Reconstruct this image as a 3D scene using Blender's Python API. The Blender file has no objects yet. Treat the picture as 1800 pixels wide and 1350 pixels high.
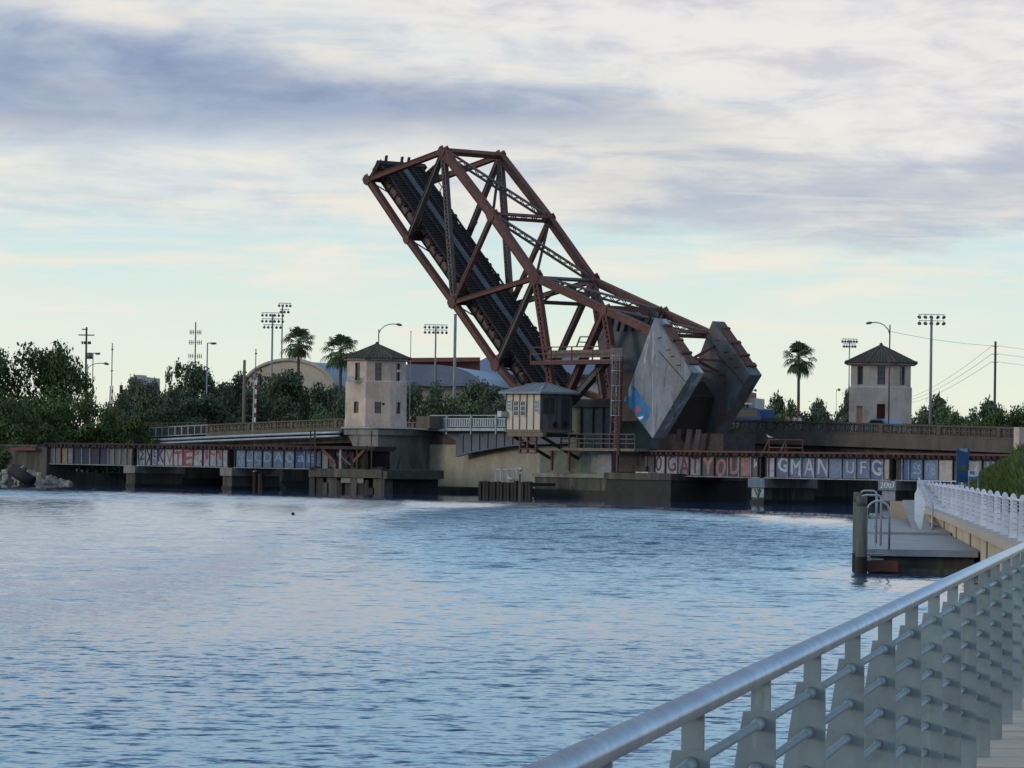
import bpy, math, random
from mathutils import Vector as V, Matrix
R = math.radians
rnd = random.Random(7)
scene = bpy.context.scene
col = scene.collection

# ------------------------------------------------------------------ camera
F, CX, CY = 7000.0, 900.0, 675.0            # long lens, in photograph pixels
HCAM, ROLL = 3.2, R(0.9)
PITCH = math.atan2(134.0, F)
CAM = V((0, 0, HCAM))
_f = V((0, math.cos(PITCH), math.sin(PITCH)))
_r0, _u0 = V((1, 0, 0)), V((0, -math.sin(PITCH), math.cos(PITCH)))
_r = _r0*math.cos(ROLL) + _u0*math.sin(ROLL)
_u = -_r0*math.sin(ROLL) + _u0*math.cos(ROLL)
cd = bpy.data.cameras.new('camera'); cd.sensor_width = 36; cd.lens = 36*F/1800
cd.clip_start = 0.5; cd.clip_end = 20000
co = bpy.data.objects.new('camera', cd); col.objects.link(co)
m3 = Matrix((_r, _u, -_f)).transposed(); co.matrix_world = Matrix.Translation(CAM) @ m3.to_4x4()
scene.camera = co

# ------------------------------------------------------------------ light
SUN_AZ, SUN_EL = R(-112), R(12)              # azimuth from +Y, clockwise
scene.view_settings.view_transform = 'Standard'; scene.view_settings.look = 'None'
scene.view_settings.exposure = 0.0; scene.view_settings.gamma = 1
sl = bpy.data.lights.new('sun', 'SUN'); sl.energy = 1.0; sl.angle = R(12); sl.color = (1, .86, .70)
so = bpy.data.objects.new('sun', sl); col.objects.link(so)
sd = V((math.sin(SUN_AZ)*math.cos(SUN_EL), math.cos(SUN_AZ)*math.cos(SUN_EL), math.sin(SUN_EL)))
so.rotation_euler = sd.to_track_quat('Z', 'Y').to_euler()

def C(r, g, b): return tuple(((x/255/12.92) if x/255 <= .04045 else ((x/255+.055)/1.055)**2.4) for x in (r, g, b))

class G:
    """little helper for shader graphs"""
    def __init__(s, tree): s.t = tree; s.n = tree.nodes; s.l = tree.links
    def node(s, typ, **kw):
        n = s.n.new(typ)
        for k, v in kw.items(): setattr(n, k, v)
        return n
    def put(s, sock, v):
        if isinstance(v, bpy.types.NodeSocket): s.l.new(v, sock)
        elif isinstance(v, (tuple, list)) and len(v) == 3 and sock.type == 'RGBA': sock.default_value = (*v, 1)
        else: sock.default_value = v
    def m(s, op, a, b=None, c=None, clamp=False):
        n = s.node('ShaderNodeMath', operation=op, use_clamp=clamp)
        s.put(n.inputs[0], a)
        if b is not None: s.put(n.inputs[1], b)
        if c is not None: s.put(n.inputs[2], c)
        return n.outputs[0]
    def mix(s, f, a, b):
        n = s.node('ShaderNodeMix', data_type='RGBA'); s.put(n.inputs[0], f); s.put(n.inputs[6], a); s.put(n.inputs[7], b)
        return n.outputs[2]
    def ss(s, v, a, b):
        n = s.node('ShaderNodeMapRange', interpolation_type='SMOOTHSTEP'); s.put(n.inputs[0], v)
        s.put(n.inputs[1], a); s.put(n.inputs[2], b); return n.outputs[0]
    def noise(s, vec, scale, detail=5, rough=.55, dist=0.0):
        n = s.node('ShaderNodeTexNoise'); s.put(n.inputs['Vector'], vec); s.put(n.inputs['Scale'], scale)
        s.put(n.inputs['Detail'], detail); s.put(n.inputs['Roughness'], rough); s.put(n.inputs['Distortion'], dist)
        return n.outputs[0]
    def vec(s, x, y, z):
        n = s.node('ShaderNodeCombineXYZ'); s.put(n.inputs[0], x); s.put(n.inputs[1], y); s.put(n.inputs[2], z); return n.outputs[0]
    def sep(s, v):
        n = s.node('ShaderNodeSeparateXYZ'); s.put(n.inputs[0], v); return n.outputs
    def ramp(s, f, stops):
        n = s.node('ShaderNodeValToRGB'); s.put(n.inputs[0], f); e = n.color_ramp.elements
        while len(e) < len(stops): e.new(.5)
        for x, (p, c) in zip(e, stops): x.position = p; x.color = (*c, 1)
        return n.outputs[0]

# ------------------------------------------------------------------ sky
HISKY = 3.3
def build_world():
    w = bpy.data.worlds.new('World'); scene.world = w; w.use_nodes = True
    g = G(w.node_tree); g.n.clear()
    ST = 0.1
    sky = g.node('ShaderNodeTexSky', sky_type='NISHITA', sun_disc=False, sun_elevation=SUN_EL, sun_rotation=SUN_AZ)
    sky.air_density = 1.0; sky.dust_density = 1.2; sky.ozone_density = 1.5
    tc = g.node('ShaderNodeTexCoord')
    x, y, z = g.sep(tc.outputs['Generated'])
    az = g.m('MULTIPLY', g.m('ARCTAN2', x, y), 7.0)                 # 1 unit = 1000 photo px
    el = g.m('MULTIPLY', g.m('ARCSINE', z), 7.0)
    p = g.vec(g.m('MULTIPLY', az, 1.0), g.m('MULTIPLY', el, 2.6), 0.0)
    n1 = g.noise(p, 2.2, 6, .55, .3)
    n2 = g.noise(g.vec(g.m('MULTIPLY', az, .8), g.m('MULTIPLY', el, 4.5), 3.7), 3.2, 7, .6, .4)
    n3 = g.noise(g.vec(g.m('MULTIPLY', az, 1.3), g.m('MULTIPLY', el, 4.2), 9.1), 4.2, 8, .58, .3)
    wob = g.m('MULTIPLY', g.m('SUBTRACT', n1, .5), .22)
    wob2 = g.m('MULTIPLY', g.m('SUBTRACT', n3, .5), .09)
    e2 = g.m('ADD', g.m('ADD', el, wob), wob2)
    K = 1/ST
    sc = lambda c, k=1.0: tuple(v*K*k for v in C(*c))
    hor, pale, blue = sc((233, 239, 222)), sc((208, 230, 232)), sc((196, 214, 228))
    c_lo = g.ramp(g.m('DIVIDE', el, 1.2), [(0.0, C(232, 230, 214)), (.10, C(235, 239, 222)), (.22, C(222, 237, 228)), (.34, C(205, 229, 231)), (.48, C(205, 222, 232)), (.8, C(200, 214, 230))])
    mul = g.node('ShaderNodeMix', data_type='RGBA', blend_type='MULTIPLY'); g.put(mul.inputs[0], 1.0); g.put(mul.inputs[6], c_lo); g.put(mul.inputs[7], (K, K, K))
    base = mul.outputs[2]
    # the blue of the high sky, away from the horizon
    hi = g.ss(el, .80, 1.45)
    vm = g.node('ShaderNodeVectorMath', operation='SCALE'); g.l.new(sky.outputs[0], vm.inputs[0]); vm.inputs['Scale'].default_value = HISKY
    tm = g.node('ShaderNodeMix', data_type='RGBA', blend_type='MULTIPLY'); g.put(tm.inputs[0], 1.0); g.l.new(vm.outputs[0], tm.inputs[6]); g.put(tm.inputs[7], (.66, .99, 1.13))
    base = g.mix(hi, base, tm.outputs[2])
    white = sc((234, 233, 230)); cream = sc((243, 236, 222)); grey = sc((176, 186, 202)); dark = sc((130, 149, 183)); lav = sc((170, 179, 197))
    # thin bright streak clouds
    streak = g.m('MULTIPLY', g.ss(n2, .45, .70), g.ss(el, .10, .36))
    col_ = g.mix(g.m('MULTIPLY', streak, .85), base, cream)
    lowst = g.m('MULTIPLY', g.ss(g.noise(g.vec(g.m('MULTIPLY', az, .9), g.m('MULTIPLY', el, 9.0), 1.3), 2.4, 6, .6, .3), .55, .68), g.m('MULTIPLY', g.ss(el, .12, .22), g.m('SUBTRACT', 1.0, g.ss(el, .30, .5))))
    col_ = g.mix(g.m('MULTIPLY', lowst, .6), col_, sc((245, 234, 218)))
    n4 = g.noise(g.vec(g.m('MULTIPLY', az, 1.1), g.m('MULTIPLY', el, 15.0), 6.2), 2.2, 6, .6, .35)
    # overall cloud sheet above 0.38
    sheet = g.m('MULTIPLY', g.ss(e2, .37, .47), g.m('SUBTRACT', 1.0, g.m('MULTIPLY', g.ss(el, .80, 1.15), .88)))
    shcol = g.mix(g.ss(n3, .28, .70), sc((192, 202, 214)), white)
    shcol = g.mix(g.m('MULTIPLY', g.ss(n2, .40, .66), .7), shcol, cream)
    # left: more open sky low, right: sheet lower
    left = g.m('SUBTRACT', 1.0, g.ss(az, -.55, .1))
    col_ = g.mix(g.m('MULTIPLY', sheet, g.m('SUBTRACT', .95, g.m('MULTIPLY', left, .30))), col_, shcol)
    # top right is bright and white
    tr = g.m('MULTIPLY', g.ss(g.m('ADD', g.m('MULTIPLY', az, .25), e2), .66, .80), g.m('SUBTRACT', 1.0, g.ss(el, .80, 1.1)))
    col_ = g.mix(g.m('MULTIPLY', tr, .85), col_, g.mix(g.ss(n3, .30, .62), sc((206, 206, 215)), sc((237, 234, 232))))
    # lavender-grey band on the right (px y 270..400)
    rb = g.m('MULTIPLY', g.m('MULTIPLY', g.ss(az, -.05, .22), .60), g.m('MULTIPLY', g.ss(e2, .375, .43), g.m('SUBTRACT', 1.0, g.ss(e2, .52, .60))))
    col_ = g.mix(g.m('MULTIPLY', rb, g.m('ADD', .35, g.m('MULTIPLY', g.ss(n2, .66, .40), .6))), col_, lav)
    e3 = g.m('ADD', g.m('ADD', el, g.m('MULTIPLY', wob, .45)), g.m('MULTIPLY', wob2, .5))
    # big dark blue-grey cloud, a wedge from the left narrowing to the right
    top = g.m('ADD', .742, g.m('MULTIPLY', g.m('ADD', az, .55), -.135))
    bot = g.m('ADD', .556, g.m('MULTIPLY', g.m('ADD', az, .55), .02))
    db = g.m('MULTIPLY', g.ss(g.m('SUBTRACT', e3, bot), -.03, .06), g.m('SUBTRACT', 1.0, g.ss(g.m('SUBTRACT', e3, top), -.07, .03)))
    db = g.m('MULTIPLY', db, g.m('SUBTRACT', 1.0, g.ss(az, .12, .60)))
    col_ = g.mix(g.m('MULTIPLY', db, g.m('ADD', .70, g.m('MULTIPLY', g.ss(n1, .66, .36), .28))), col_, g.mix(g.ss(n3, .30, .72), dark, sc((154, 170, 198))))
    thin = g.m('MULTIPLY', g.ss(n4, .50, .66), g.m('MULTIPLY', g.ss(el, .24, .36), g.m('SUBTRACT', 1.0, g.ss(el, .42, .56))))
    col_ = g.mix(g.m('MULTIPLY', thin, .42), col_, sc((238, 234, 228)))
    thin2 = g.m('MULTIPLY', g.ss(n4, .46, .34), g.m('MULTIPLY', g.ss(el, .36, .44), g.m('SUBTRACT', 1.0, g.ss(el, .60, .74))))
    col_ = g.mix(g.m('MULTIPLY', thin2, .22), col_, sc((178, 188, 206)))
    # high cloud with gaps
    hp = g.noise(g.vec(g.m('DIVIDE', x, g.m('ADD', z, .15)), g.m('DIVIDE', y, g.m('ADD', z, .15)), 0.0), 1.6, 6, .55)
    hc = g.m('MULTIPLY', g.ss(hp, .46, .62), g.ss(el, 1.0, 2.2))
    col_ = g.mix(g.m('MULTIPLY', hc, .30), col_, sc((190, 196, 208)))
    # darker below the horizon
    bg = g.node('ShaderNodeBackground'); g.put(bg.inputs[0], col_); bg.inputs[1].default_value = ST
    out = g.node('ShaderNodeOutputWorld'); g.l.new(bg.outputs[0], out.inputs[0])
build_world()

# ------------------------------------------------------------------ placing
def ray(px, py): return (_f*F + _r*(px-CX) + _u*(CY-py))
def at(px, py, D):
    d = ray(px, py); return CAM + d*(D/d.y)
def horizon(px): return 809 + math.tan(ROLL)*(px-900)
A0 = at(300, horizon(300), F/18.1); B0 = at(1500, horizon(1500), F/22.2); A0.z = B0.z = 0
U = (B0-A0).normalized(); N = V((-U.y, U.x, 0)); Z = V((0, 0, 1))
if N.y < 0: N = -N
def onp(px, py, off):
    d = ray(px, py); t = ((A0+N*off)-CAM).dot(N)/d.dot(N); return CAM + d*t
def S(px, off=0.0, py=800): return (onp(px, py, off)-A0).dot(U)
def ZZ(px, py, off): return onp(px, py, off).z
def W(s, off, z): return A0 + U*s + N*off + Z*z
def onz(px, py, z):
    d = ray(px, py); return CAM + d*((z-HCAM)/d.z)

# ------------------------------------------------------------------ mesh builder
class MB:
    def __init__(s): s.v = []; s.f = []; s.mi = []; s.m = 0
    def add(s, vs, fs):
        k = len(s.v); s.v += [V(x) for x in vs]; s.f += [tuple(i+k for i in f) for f in fs]; s.mi += [s.m]*len(fs); return s
    def obox(s, c, ax, ay, az):                 # centre and half axis vectors
        vs = [c+ax*i+ay*j+az*k for k in (-1, 1) for j in (-1, 1) for i in (-1, 1)]
        fs = [(0, 2, 3, 1), (4, 5, 7, 6), (0, 1, 5, 4), (2, 6, 7, 3), (0, 4, 6, 2), (1, 3, 7, 5)]
        if ax.cross(ay).dot(az) < 0: fs = [f[::-1] for f in fs]
        return s.add(vs, fs)
    def box(s, a, b):                            # world axes
        a, b = V(a), V(b); c = (a+b)/2; h = (b-a)/2
        return s.obox(c, V((abs(h.x), 0, 0)), V((0, abs(h.y), 0)), V((0, 0, abs(h.z))))
    def sbox(s, s0, s1, o0, o1, z0, z1):         # bridge axes
        return s.obox(W((s0+s1)/2, (o0+o1)/2, (z0+z1)/2), U*(abs(s1-s0)/2), N*(abs(o1-o0)/2), Z*(abs(z1-z0)/2))
    def bar(s, p, q, w, h, side=None):           # w across 'side', h across the other
        p, q = V(p), V(q); d = (q-p); L = d.length; d = d/L
        if side is None: side = Z if abs(d.z) < .9 else V((1, 0, 0))
        a = side - d*side.dot(d)
        if a.length < 1e-4: a = V((1, 0, 0)) - d*d.x
        a.normalize(); b = d.cross(a)
        return s.obox((p+q)/2, d*(L/2), b*(h/2), a*(w/2))
    def tube(s, p, q, r, r2=None, n=10, caps=True):
        p, q = V(p), V(q); r2 = r if r2 is None else r2
        d = (q-p).normalized(); a = d.orthogonal().normalized(); b = d.cross(a)
        vs = []
        for c, rr in ((p, r), (q, r2)):
            for i in range(n):
                t = 2*math.pi*i/n; vs.append(c+a*(rr*math.cos(t))+b*(rr*math.sin(t)))
        fs = [(i, (i+1) % n, n+(i+1) % n, n+i) for i in range(n)]
        if caps: fs += [tuple(range(n))[::-1], tuple(range(n, 2*n))]
        return s.add(vs, fs)
    def path(s, pts, r, n=8):
        pts = [V(p) for p in pts]; vs = []; fs = []; up = V((0.013, .37, 1)).normalized()
        m = len(pts)
        for i, p in enumerate(pts):
            d = (pts[min(i+1, m-1)]-pts[max(i-1, 0)]).normalized()
            a = (up-d*up.dot(d))
            if a.length < .05: a = V((1, 0.1, 0))-d*(V((1, .1, 0)).dot(d))
            a.normalize(); b = d.cross(a); rr = r(i/(m-1)) if callable(r) else r
            vs += [p+a*(rr*math.cos(2*math.pi*k/n))+b*(rr*math.sin(2*math.pi*k/n)) for k in range(n)]
        for i in range(m-1):
            fs += [(i*n+k, i*n+(k+1) % n, (i+1)*n+(k+1) % n, (i+1)*n+k) for k in range(n)]
        fs += [tuple(range(n))[::-1], tuple(range((m-1)*n, m*n))]
        return s.add(vs, fs)
    def prism(s, pts, ext):
        pts = [V(p) for p in pts]; e = V(ext); n = len(pts)
        nm = V((0, 0, 0))
        for i in range(n): nm += pts[i].cross(pts[(i+1) % n])
        if nm.dot(e) > 0: pts = pts[::-1]
        vs = pts+[p+e for p in pts]
        fs = [tuple(range(n)), tuple(range(n, 2*n))[::-1]] + [(i, n+i, n+(i+1) % n, (i+1) % n) for i in range(n)]
        return s.add(vs, fs)
    def laced(s, p, q, width, depth, inplane, t=.16, step=None, faces=(1, -1), chord=.5):
        """two flanges 'width' apart along inplane joined by zigzag lacing"""
        p, q = V(p), V(q); d = (q-p); L = d.length; d /= L
        a = inplane-d*inplane.dot(d); a.normalize(); b = d.cross(a)
        h = width/2-t/2
        for k in (1, -1): s.bar(p+a*h*k, q+a*h*k, t, depth, a)
        n = max(4, int(L/(step or width*.55)))
        for fz in faces:
            for i in range(n):
                k = 1 if i % 2 else -1
                s.bar(p+d*(L*i/n)+a*h*k+b*(fz*depth*.46), p+d*(L*(i+1)/n)-a*h*k+b*(fz*depth*.46), t*.62, .03, a)
        for e in (0.02, .98): s.bar(p+d*L*(e-.035)+b*0, p+d*L*(e+.035), width-.02, depth*.9, a)
        return s
    def ball(s, c, rx, ry=None, rz=None, n=10, m=7, rot=None):
        ry = rx if ry is None else ry; rz = rx if rz is None else rz; c = V(c)
        vs = []; fs = []
        for j in range(m+1):
            ph = math.pi*j/m
            for i in range(n):
                t = 2*math.pi*i/n; p = V((rx*math.sin(ph)*math.cos(t), ry*math.sin(ph)*math.sin(t), rz*math.cos(ph)))
                vs.append(c+(rot @ p if rot else p))
        for j in range(m):
            for i in range(n): fs.append((j*n+i, (j+1)*n+i, (j+1)*n+(i+1) % n, j*n+(i+1) % n))
        return s.add(vs, fs)
    def build(s, name, mat, parent=None, smooth=False, mats=None):
        base = parent.matrix_world.translation if parent else V((0, 0, 0))
        if parent and 'base' in parent: base = V(parent['base'])
        me = bpy.data.meshes.new(name); me.from_pydata([tuple(v-base) for v in s.v], [], s.f)
        for mm in (mats or [mat]): me.materials.append(mm)
        if mats: me.polygons.foreach_set('material_index', s.mi)
        if smooth: me.polygons.foreach_set('use_smooth', [len(f) <= 4 for f in s.f])
        me.update()
        o = bpy.data.objects.new(name, me); col.objects.link(o)
        if parent: o.parent = parent
        return o

_world = {}
def thing(name, label, cat, loc=(0, 0, 0), group=None):
    o = bpy.data.objects.new(name, None); col.objects.link(o); o.location = V(loc); o.empty_display_size = .3
    o['label'] = label; o['category'] = cat
    if group: o['group'] = group
    o['base'] = tuple(V(loc)); return o
def sub(o, parent):
    """make o (built in world coordinates at top level) a sub-part of mesh part 'parent'"""
    o.parent = parent; return o
def struct(name, mb, m, smooth=False):
    o = mb.build(name, m, None, smooth); o['kind'] = 'structure'; return o
def tag(o, label, cat, group=None):
    o['label'] = label; o['category'] = cat
    if group: o['group'] = group
    return o
def subpart(mb, name, m, part, root, smooth=False):
    """mesh under a part; both were built relative to root's base"""
    o = mb.build(name, m, root, smooth); o.parent = part; return o
def dup(o, loc=None, parent=None, scale=None, rz=None):
    c = o.copy(); col.objects.link(c)
    if parent: c.parent = parent
    if loc is not None: c.location = V(loc); c['base'] = tuple(V(loc))
    if scale is not None: c.scale = scale
    if rz is not None: c.rotation_euler = (0, 0, rz)
    for ch in list(o.children): dup(ch, parent=c)
    return c

# ------------------------------------------------------------------ materials
M = {}
def mat(name, c1, c2=None, c3=None, scale=1.5, rough=.8, metal=0.0, bump=.0, stretch=(1, 1, 1), spots=None, spotc=(60, 45, 35), spec=.4, fine=9.0):
    m = bpy.data.materials.new(name); m.use_nodes = True; g = G(m.node_tree)
    b = g.n['Principled BSDF']; tc = g.node('ShaderNodeTexCoord'); geo = g.node('ShaderNodeNewGeometry')
    mp = g.node('ShaderNodeMapping'); g.l.new(geo.outputs['Position'], mp.inputs[0]); mp.inputs['Scale'].default_value = stretch
    c1 = C(*c1); c2 = C(*c2) if c2 else tuple(v*.72 for v in c1)
    n = g.noise(mp.outputs[0], scale, 7, .62, .3)
    st = [(.34, c1), (.60, c2)]
    if c3: st.append((.72, C(*c3)))
    cc = g.ramp(n, st)
    if spots:
        n2 = g.noise(geo.outputs['Position'], scale*2.3, 6, .65, .6)
        cc = g.mix(g.m('MULTIPLY', g.ss(n2, 1-spots-.06, 1-spots+.06), .85), cc, C(*spotc))
    nf = g.noise(geo.outputs['Position'], scale*fine, 5, .7)
    cc = g.mix(g.m('MULTIPLY', g.ss(nf, .35, .75), .22), cc, tuple(v*.45 for v in c1))
    oi = g.node('ShaderNodeObjectInfo'); hv = g.node('ShaderNodeHueSaturation'); g.put(hv.inputs['Value'], g.m('ADD', .91, g.m('MULTIPLY', oi.outputs['Random'], .18))); g.put(hv.inputs['Color'], cc); cc = hv.outputs[0]
    g.put(b.inputs['Base Color'], cc); b.inputs['Roughness'].default_value = rough; b.inputs['Metallic'].default_value = metal
    b.inputs['Specular IOR Level'].default_value = spec
    if bump:
        bn = g.node('ShaderNodeBump'); bn.inputs['Strength'].default_value = bump; bn.inputs['Distance'].default_value = .03
        g.put(bn.inputs['Height'], nf); g.l.new(bn.outputs[0], b.inputs['Normal'])
    M[name] = m; return m
mat('rust', (106, 66, 55), (82, 56, 50), (128, 78, 60), scale=.9, rough=.85, bump=.3, spots=.36, spotc=(112, 102, 100))
mat('rust_dark', (62, 46, 42), (46, 38, 38), (84, 54, 44), scale=1.1, rough=.9, bump=.3)
mat('steel_grey', (94, 82, 79), (76, 66, 63), (104, 74, 64), scale=1.0, rough=.7, bump=.2, spots=.3, spotc=(88, 60, 48))
mat('deck_dark', (38, 31, 29), (28, 24, 23), scale=2.0, rough=.95)
mat('stringer', (120, 92, 84), (92, 74, 70), (140, 112, 100), scale=1.4, rough=.8)
mat('plank', (92, 98, 104), (74, 80, 86), scale=1.0, rough=.8)
mat('concrete_', (128, 125, 118), (104, 100, 94), (84, 80, 72), scale=.6, rough=.9, bump=.2, stretch=(1, 1, .45), spots=.33, spotc=(84, 78, 68))
mat('concrete_dark_', (92, 88, 80), (68, 66, 60), (52, 50, 46), scale=.5, rough=.95, bump=.2, stretch=(1, 1, .4), spots=.36, spotc=(52, 48, 42))
mat('concrete_wet', (48, 43, 38), (33, 31, 28), (66, 52, 42), scale=.7, rough=.75, bump=.3)
mat('cw_old', (152, 156, 164), (126, 128, 132), (160, 162, 166), scale=.45, rough=.9, bump=.25, stretch=(1, 1, .35), spots=.35, spotc=(108, 98, 78))
mat('cw_old2', (112, 118, 128), (84, 80, 78), (120, 96, 84), scale=.55, rough=.9, bump=.25, spots=.36, spotc=(86, 62, 56))
mat('stucco_', (190, 173, 160), (178, 160, 148), (166, 150, 138), scale=.5, rough=.9, bump=.1, stretch=(1, 1, .4))
mat('roof_tile', (92, 80, 68), (76, 68, 58), (62, 60, 52), scale=1.6, rough=.9, bump=.6, spots=.3, spotc=(72, 76, 56))
mat('roof_metal', (136, 140, 146), (120, 124, 130), scale=.7, rough=.55)
mat('hut_panel', (196, 182, 164), (182, 166, 148), scale=.8, rough=.8, stretch=(1, 1, .3))
mat('trim_dark', (70, 66, 64), scale=2)
mat('trim_pale', (196, 196, 192), scale=2)
mat('parapet', (104, 94, 80), (86, 79, 69), (70, 66, 59), scale=.8, rough=.95, bump=.2, stretch=(1, 1, .5))
mat('parapet_dark', (96, 88, 81), (80, 74, 69), (64, 61, 58), scale=.8, rough=.95, bump=.2, stretch=(1, 1, .5))
mat('galv', (160, 168, 174), (142, 150, 158), scale=1.5, rough=.5, metal=.3)
mat('pole_grey', (132, 132, 132), (112, 112, 114), scale=1.2, rough=.6)
mat('pole_dark', (84, 74, 66), (66, 60, 56), scale=1.2, rough=.8)
mat('wood', (126, 110, 92), (98, 86, 74), scale=2, rough=.9, stretch=(4, 4, .4), bump=.3)
mat('wood_dark', (58, 48, 42), (38, 34, 32), scale=2, rough=.9, stretch=(3, 3, .5), bump=.3)
mat('pile', (96, 98, 92), (74, 78, 66), (56, 62, 48), scale=2, rough=.85, stretch=(4, 4, .5), bump=.4)
mat('girder', (74, 64, 60), (54, 50, 50), (94, 66, 54), scale=1.2, rough=.85, bump=.2)
mat('girder_edge', (142, 146, 150), (112, 112, 114), (112, 82, 68), scale=1.6, rough=.8)
mat('arch_steel', (92, 100, 112), (80, 86, 98), scale=.8, rough=.6)
mat('white_paint', (226, 228, 232), (208, 212, 220), scale=1.6, rough=.45)
mat('white_rail', (214, 216, 226), (200, 202, 214), scale=2.4, rough=.45)
mat('rail_plate_', (130, 142, 145), (116, 128, 132), scale=5, rough=.45, fine=12)
mat('rail_pipe', (186, 190, 196), (166, 170, 178), scale=6, rough=.3, metal=.75)
mat('pipe_paint', (126, 138, 142), (115, 127, 131), scale=6, rough=.45)
mat('pave', (182, 168, 152), (168, 154, 140), scale=3, rough=.9, bump=.2)
mat('dock', (150, 148, 148), (132, 130, 130), scale=1.2, rough=.85)
mat('seawall', (190, 172, 148), (172, 156, 134), (154, 140, 122), scale=.7, rough=.9, stretch=(1, 1, .4))
mat('roof_blue', (112, 120, 136), (100, 108, 124), scale=.4, rough=.5)
mat('roof_blue_pale', (136, 151, 180), (124, 139, 168), scale=.3, rough=.5)
mat('pale_wall_', (126, 121, 108), (114, 110, 98), (100, 96, 88), scale=.5, rough=.95, stretch=(1, 1, .4))
mat('hut_side_shade', (108, 104, 101), (92, 88, 86), scale=.8, rough=.85, stretch=(1, 1, .3))  # darkened hut wall colour, paints shade on the face turned from the sun
mat('hall_wall', (176, 165, 148), (164, 152, 138), scale=.3, rough=.9)
mat('brick', (132, 84, 76), (116, 74, 68), scale=.6, rough=.9)
mat('block', (176, 168, 160), (160, 154, 148), scale=.4, rough=.9)
mat('ground_m', (74, 76, 50), (62, 62, 44), (92, 84, 62), scale=.08, rough=1)
mat('asphalt', (70, 70, 72), (60, 60, 62), scale=1, rough=.95)
mat('rock', (156, 148, 137), (130, 123, 114), (104, 98, 91), scale=1.2, rough=.95, bump=.5)
mat('trunk', (92, 78, 66), (70, 60, 52), scale=2, rough=.95, stretch=(3, 3, .6), bump=.4)
mat('black', (24, 24, 26), (18, 18, 20), scale=2, rough=.7)
mat('lamp_metal', (112, 114, 118), (92, 94, 98), scale=3, rough=.5, metal=.4)
mat('lens', (190, 196, 200), (170, 176, 182), scale=3, rough=.25)
mat('red', (170, 52, 40), (140, 44, 36), scale=2, rough=.6)
mat('skin', (196, 140, 112), (184, 128, 100), scale=6, rough=.6)
mat('hair', (52, 38, 30), scale=8)
mat('blue_car', (40, 74, 112), (34, 62, 96), scale=1, rough=.25, metal=.3)
mat('grey_car', (116, 136, 160), (100, 120, 144), scale=1, rough=.25, metal=.4)
mat('shirt_orange', (196, 132, 96), scale=5); mat('shirt_white', (214, 212, 214), scale=5)
mat('bird', (214, 212, 208), (150, 148, 146), scale=5, rough=.8)
mat('door_red', (78, 28, 30), (60, 24, 28), scale=2); mat('door_tan', (188, 132, 104), (172, 118, 94), scale=2)
mat('brick_fill', (128, 78, 58), (110, 66, 50), scale=2)
mat('banner', (22, 74, 120), (18, 60, 104), scale=2, rough=.5); mat('board', (196, 204, 212), (168, 180, 196), scale=4, rough=.5)
mat('cyan', (58, 118, 164), (48, 100, 146), scale=2)
mat('patina', (108, 124, 108), (88, 98, 92), (84, 72, 64), scale=.8, rough=.9)
def streaked(name, base, streaks, fine=.55, rough=.92, bump=.3):
    m = bpy.data.materials.new(name); m.use_nodes = True; g = G(m.node_tree); b = g.n['Principled BSDF']
    P = g.node('ShaderNodeNewGeometry').outputs['Position']; x, y, z = g.sep(P)
    n0 = g.noise(P, fine, 7, .62, .4); c = g.ramp(n0, [(.32, C(*base)), (.66, tuple(v*.66 for v in C(*base)))])
    for k, (cc, sc_, st, lo, hi, f) in enumerate(streaks):
        n = g.noise(g.vec(g.m('MULTIPLY', x, 1.0), y, g.m('ADD', g.m('MULTIPLY', z, st), k*7.3)), sc_, 6, .62, .5)
        c = g.mix(g.m('MULTIPLY', g.ss(n, lo, hi), f), c, C(*cc))
    nf = g.noise(P, 5.0*fine/.55, 6, .7); c = g.mix(g.m('MULTIPLY', g.ss(nf, .45, .8), .35), c, C(70, 68, 66))
    g.put(b.inputs['Base Color'], c); b.inputs['Roughness'].default_value = .92
    b.inputs['Roughness'].default_value = rough
    if bump: bn = g.node('ShaderNodeBump'); bn.inputs['Strength'].default_value = bump; bn.inputs['Distance'].default_value = .04; g.put(bn.inputs['Height'], nf); g.l.new(bn.outputs[0], b.inputs['Normal'])
    M[name] = m
streaked('cw_concrete', (134, 137, 144), [((110, 98, 78), .62, .16, .53, .64, .6), ((182, 184, 188), .9, .1, .54, .64, .8), ((88, 84, 78), 1.3, .22, .54, .66, .8), ((58, 54, 52), 1.1, .5, .64, .70, .8)])
streaked('cw_grime', (104, 104, 106), [((84, 68, 62), .5, .35, .48, .62, .8), ((66, 72, 82), .7, .5, .5, .62, .8), ((118, 66, 64), .8, .8, .62, .68, .7), ((104, 122, 132), .5, .3, .56, .66, .6)])
streaked('rail_plate', (134, 147, 150), [((112, 124, 126), 9.0, .10, .52, .68, .6), ((160, 170, 172), 14.0, .12, .60, .72, .5), ((104, 98, 88), 11.0, .3, .68, .76, .6)], 2.0, .5, 0)
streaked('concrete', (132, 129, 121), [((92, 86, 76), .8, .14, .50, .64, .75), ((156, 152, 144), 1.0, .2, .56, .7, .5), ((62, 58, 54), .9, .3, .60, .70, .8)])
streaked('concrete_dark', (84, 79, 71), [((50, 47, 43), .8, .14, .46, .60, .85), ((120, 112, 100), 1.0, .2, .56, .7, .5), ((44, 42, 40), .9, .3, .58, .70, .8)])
streaked('pale_wall', (166, 159, 142), [((134, 127, 112), .7, .12, .50, .66, .6), ((180, 172, 156), .6, .3, .55, .7, .4)])
streaked('stucco', (206, 182, 167), [((174, 151, 136), .9, .10, .54, .70, .45), ((204, 188, 176), .8, .4, .54, .7, .5), ((142, 126, 114), 1.4, .12, .64, .76, .4)])
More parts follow.
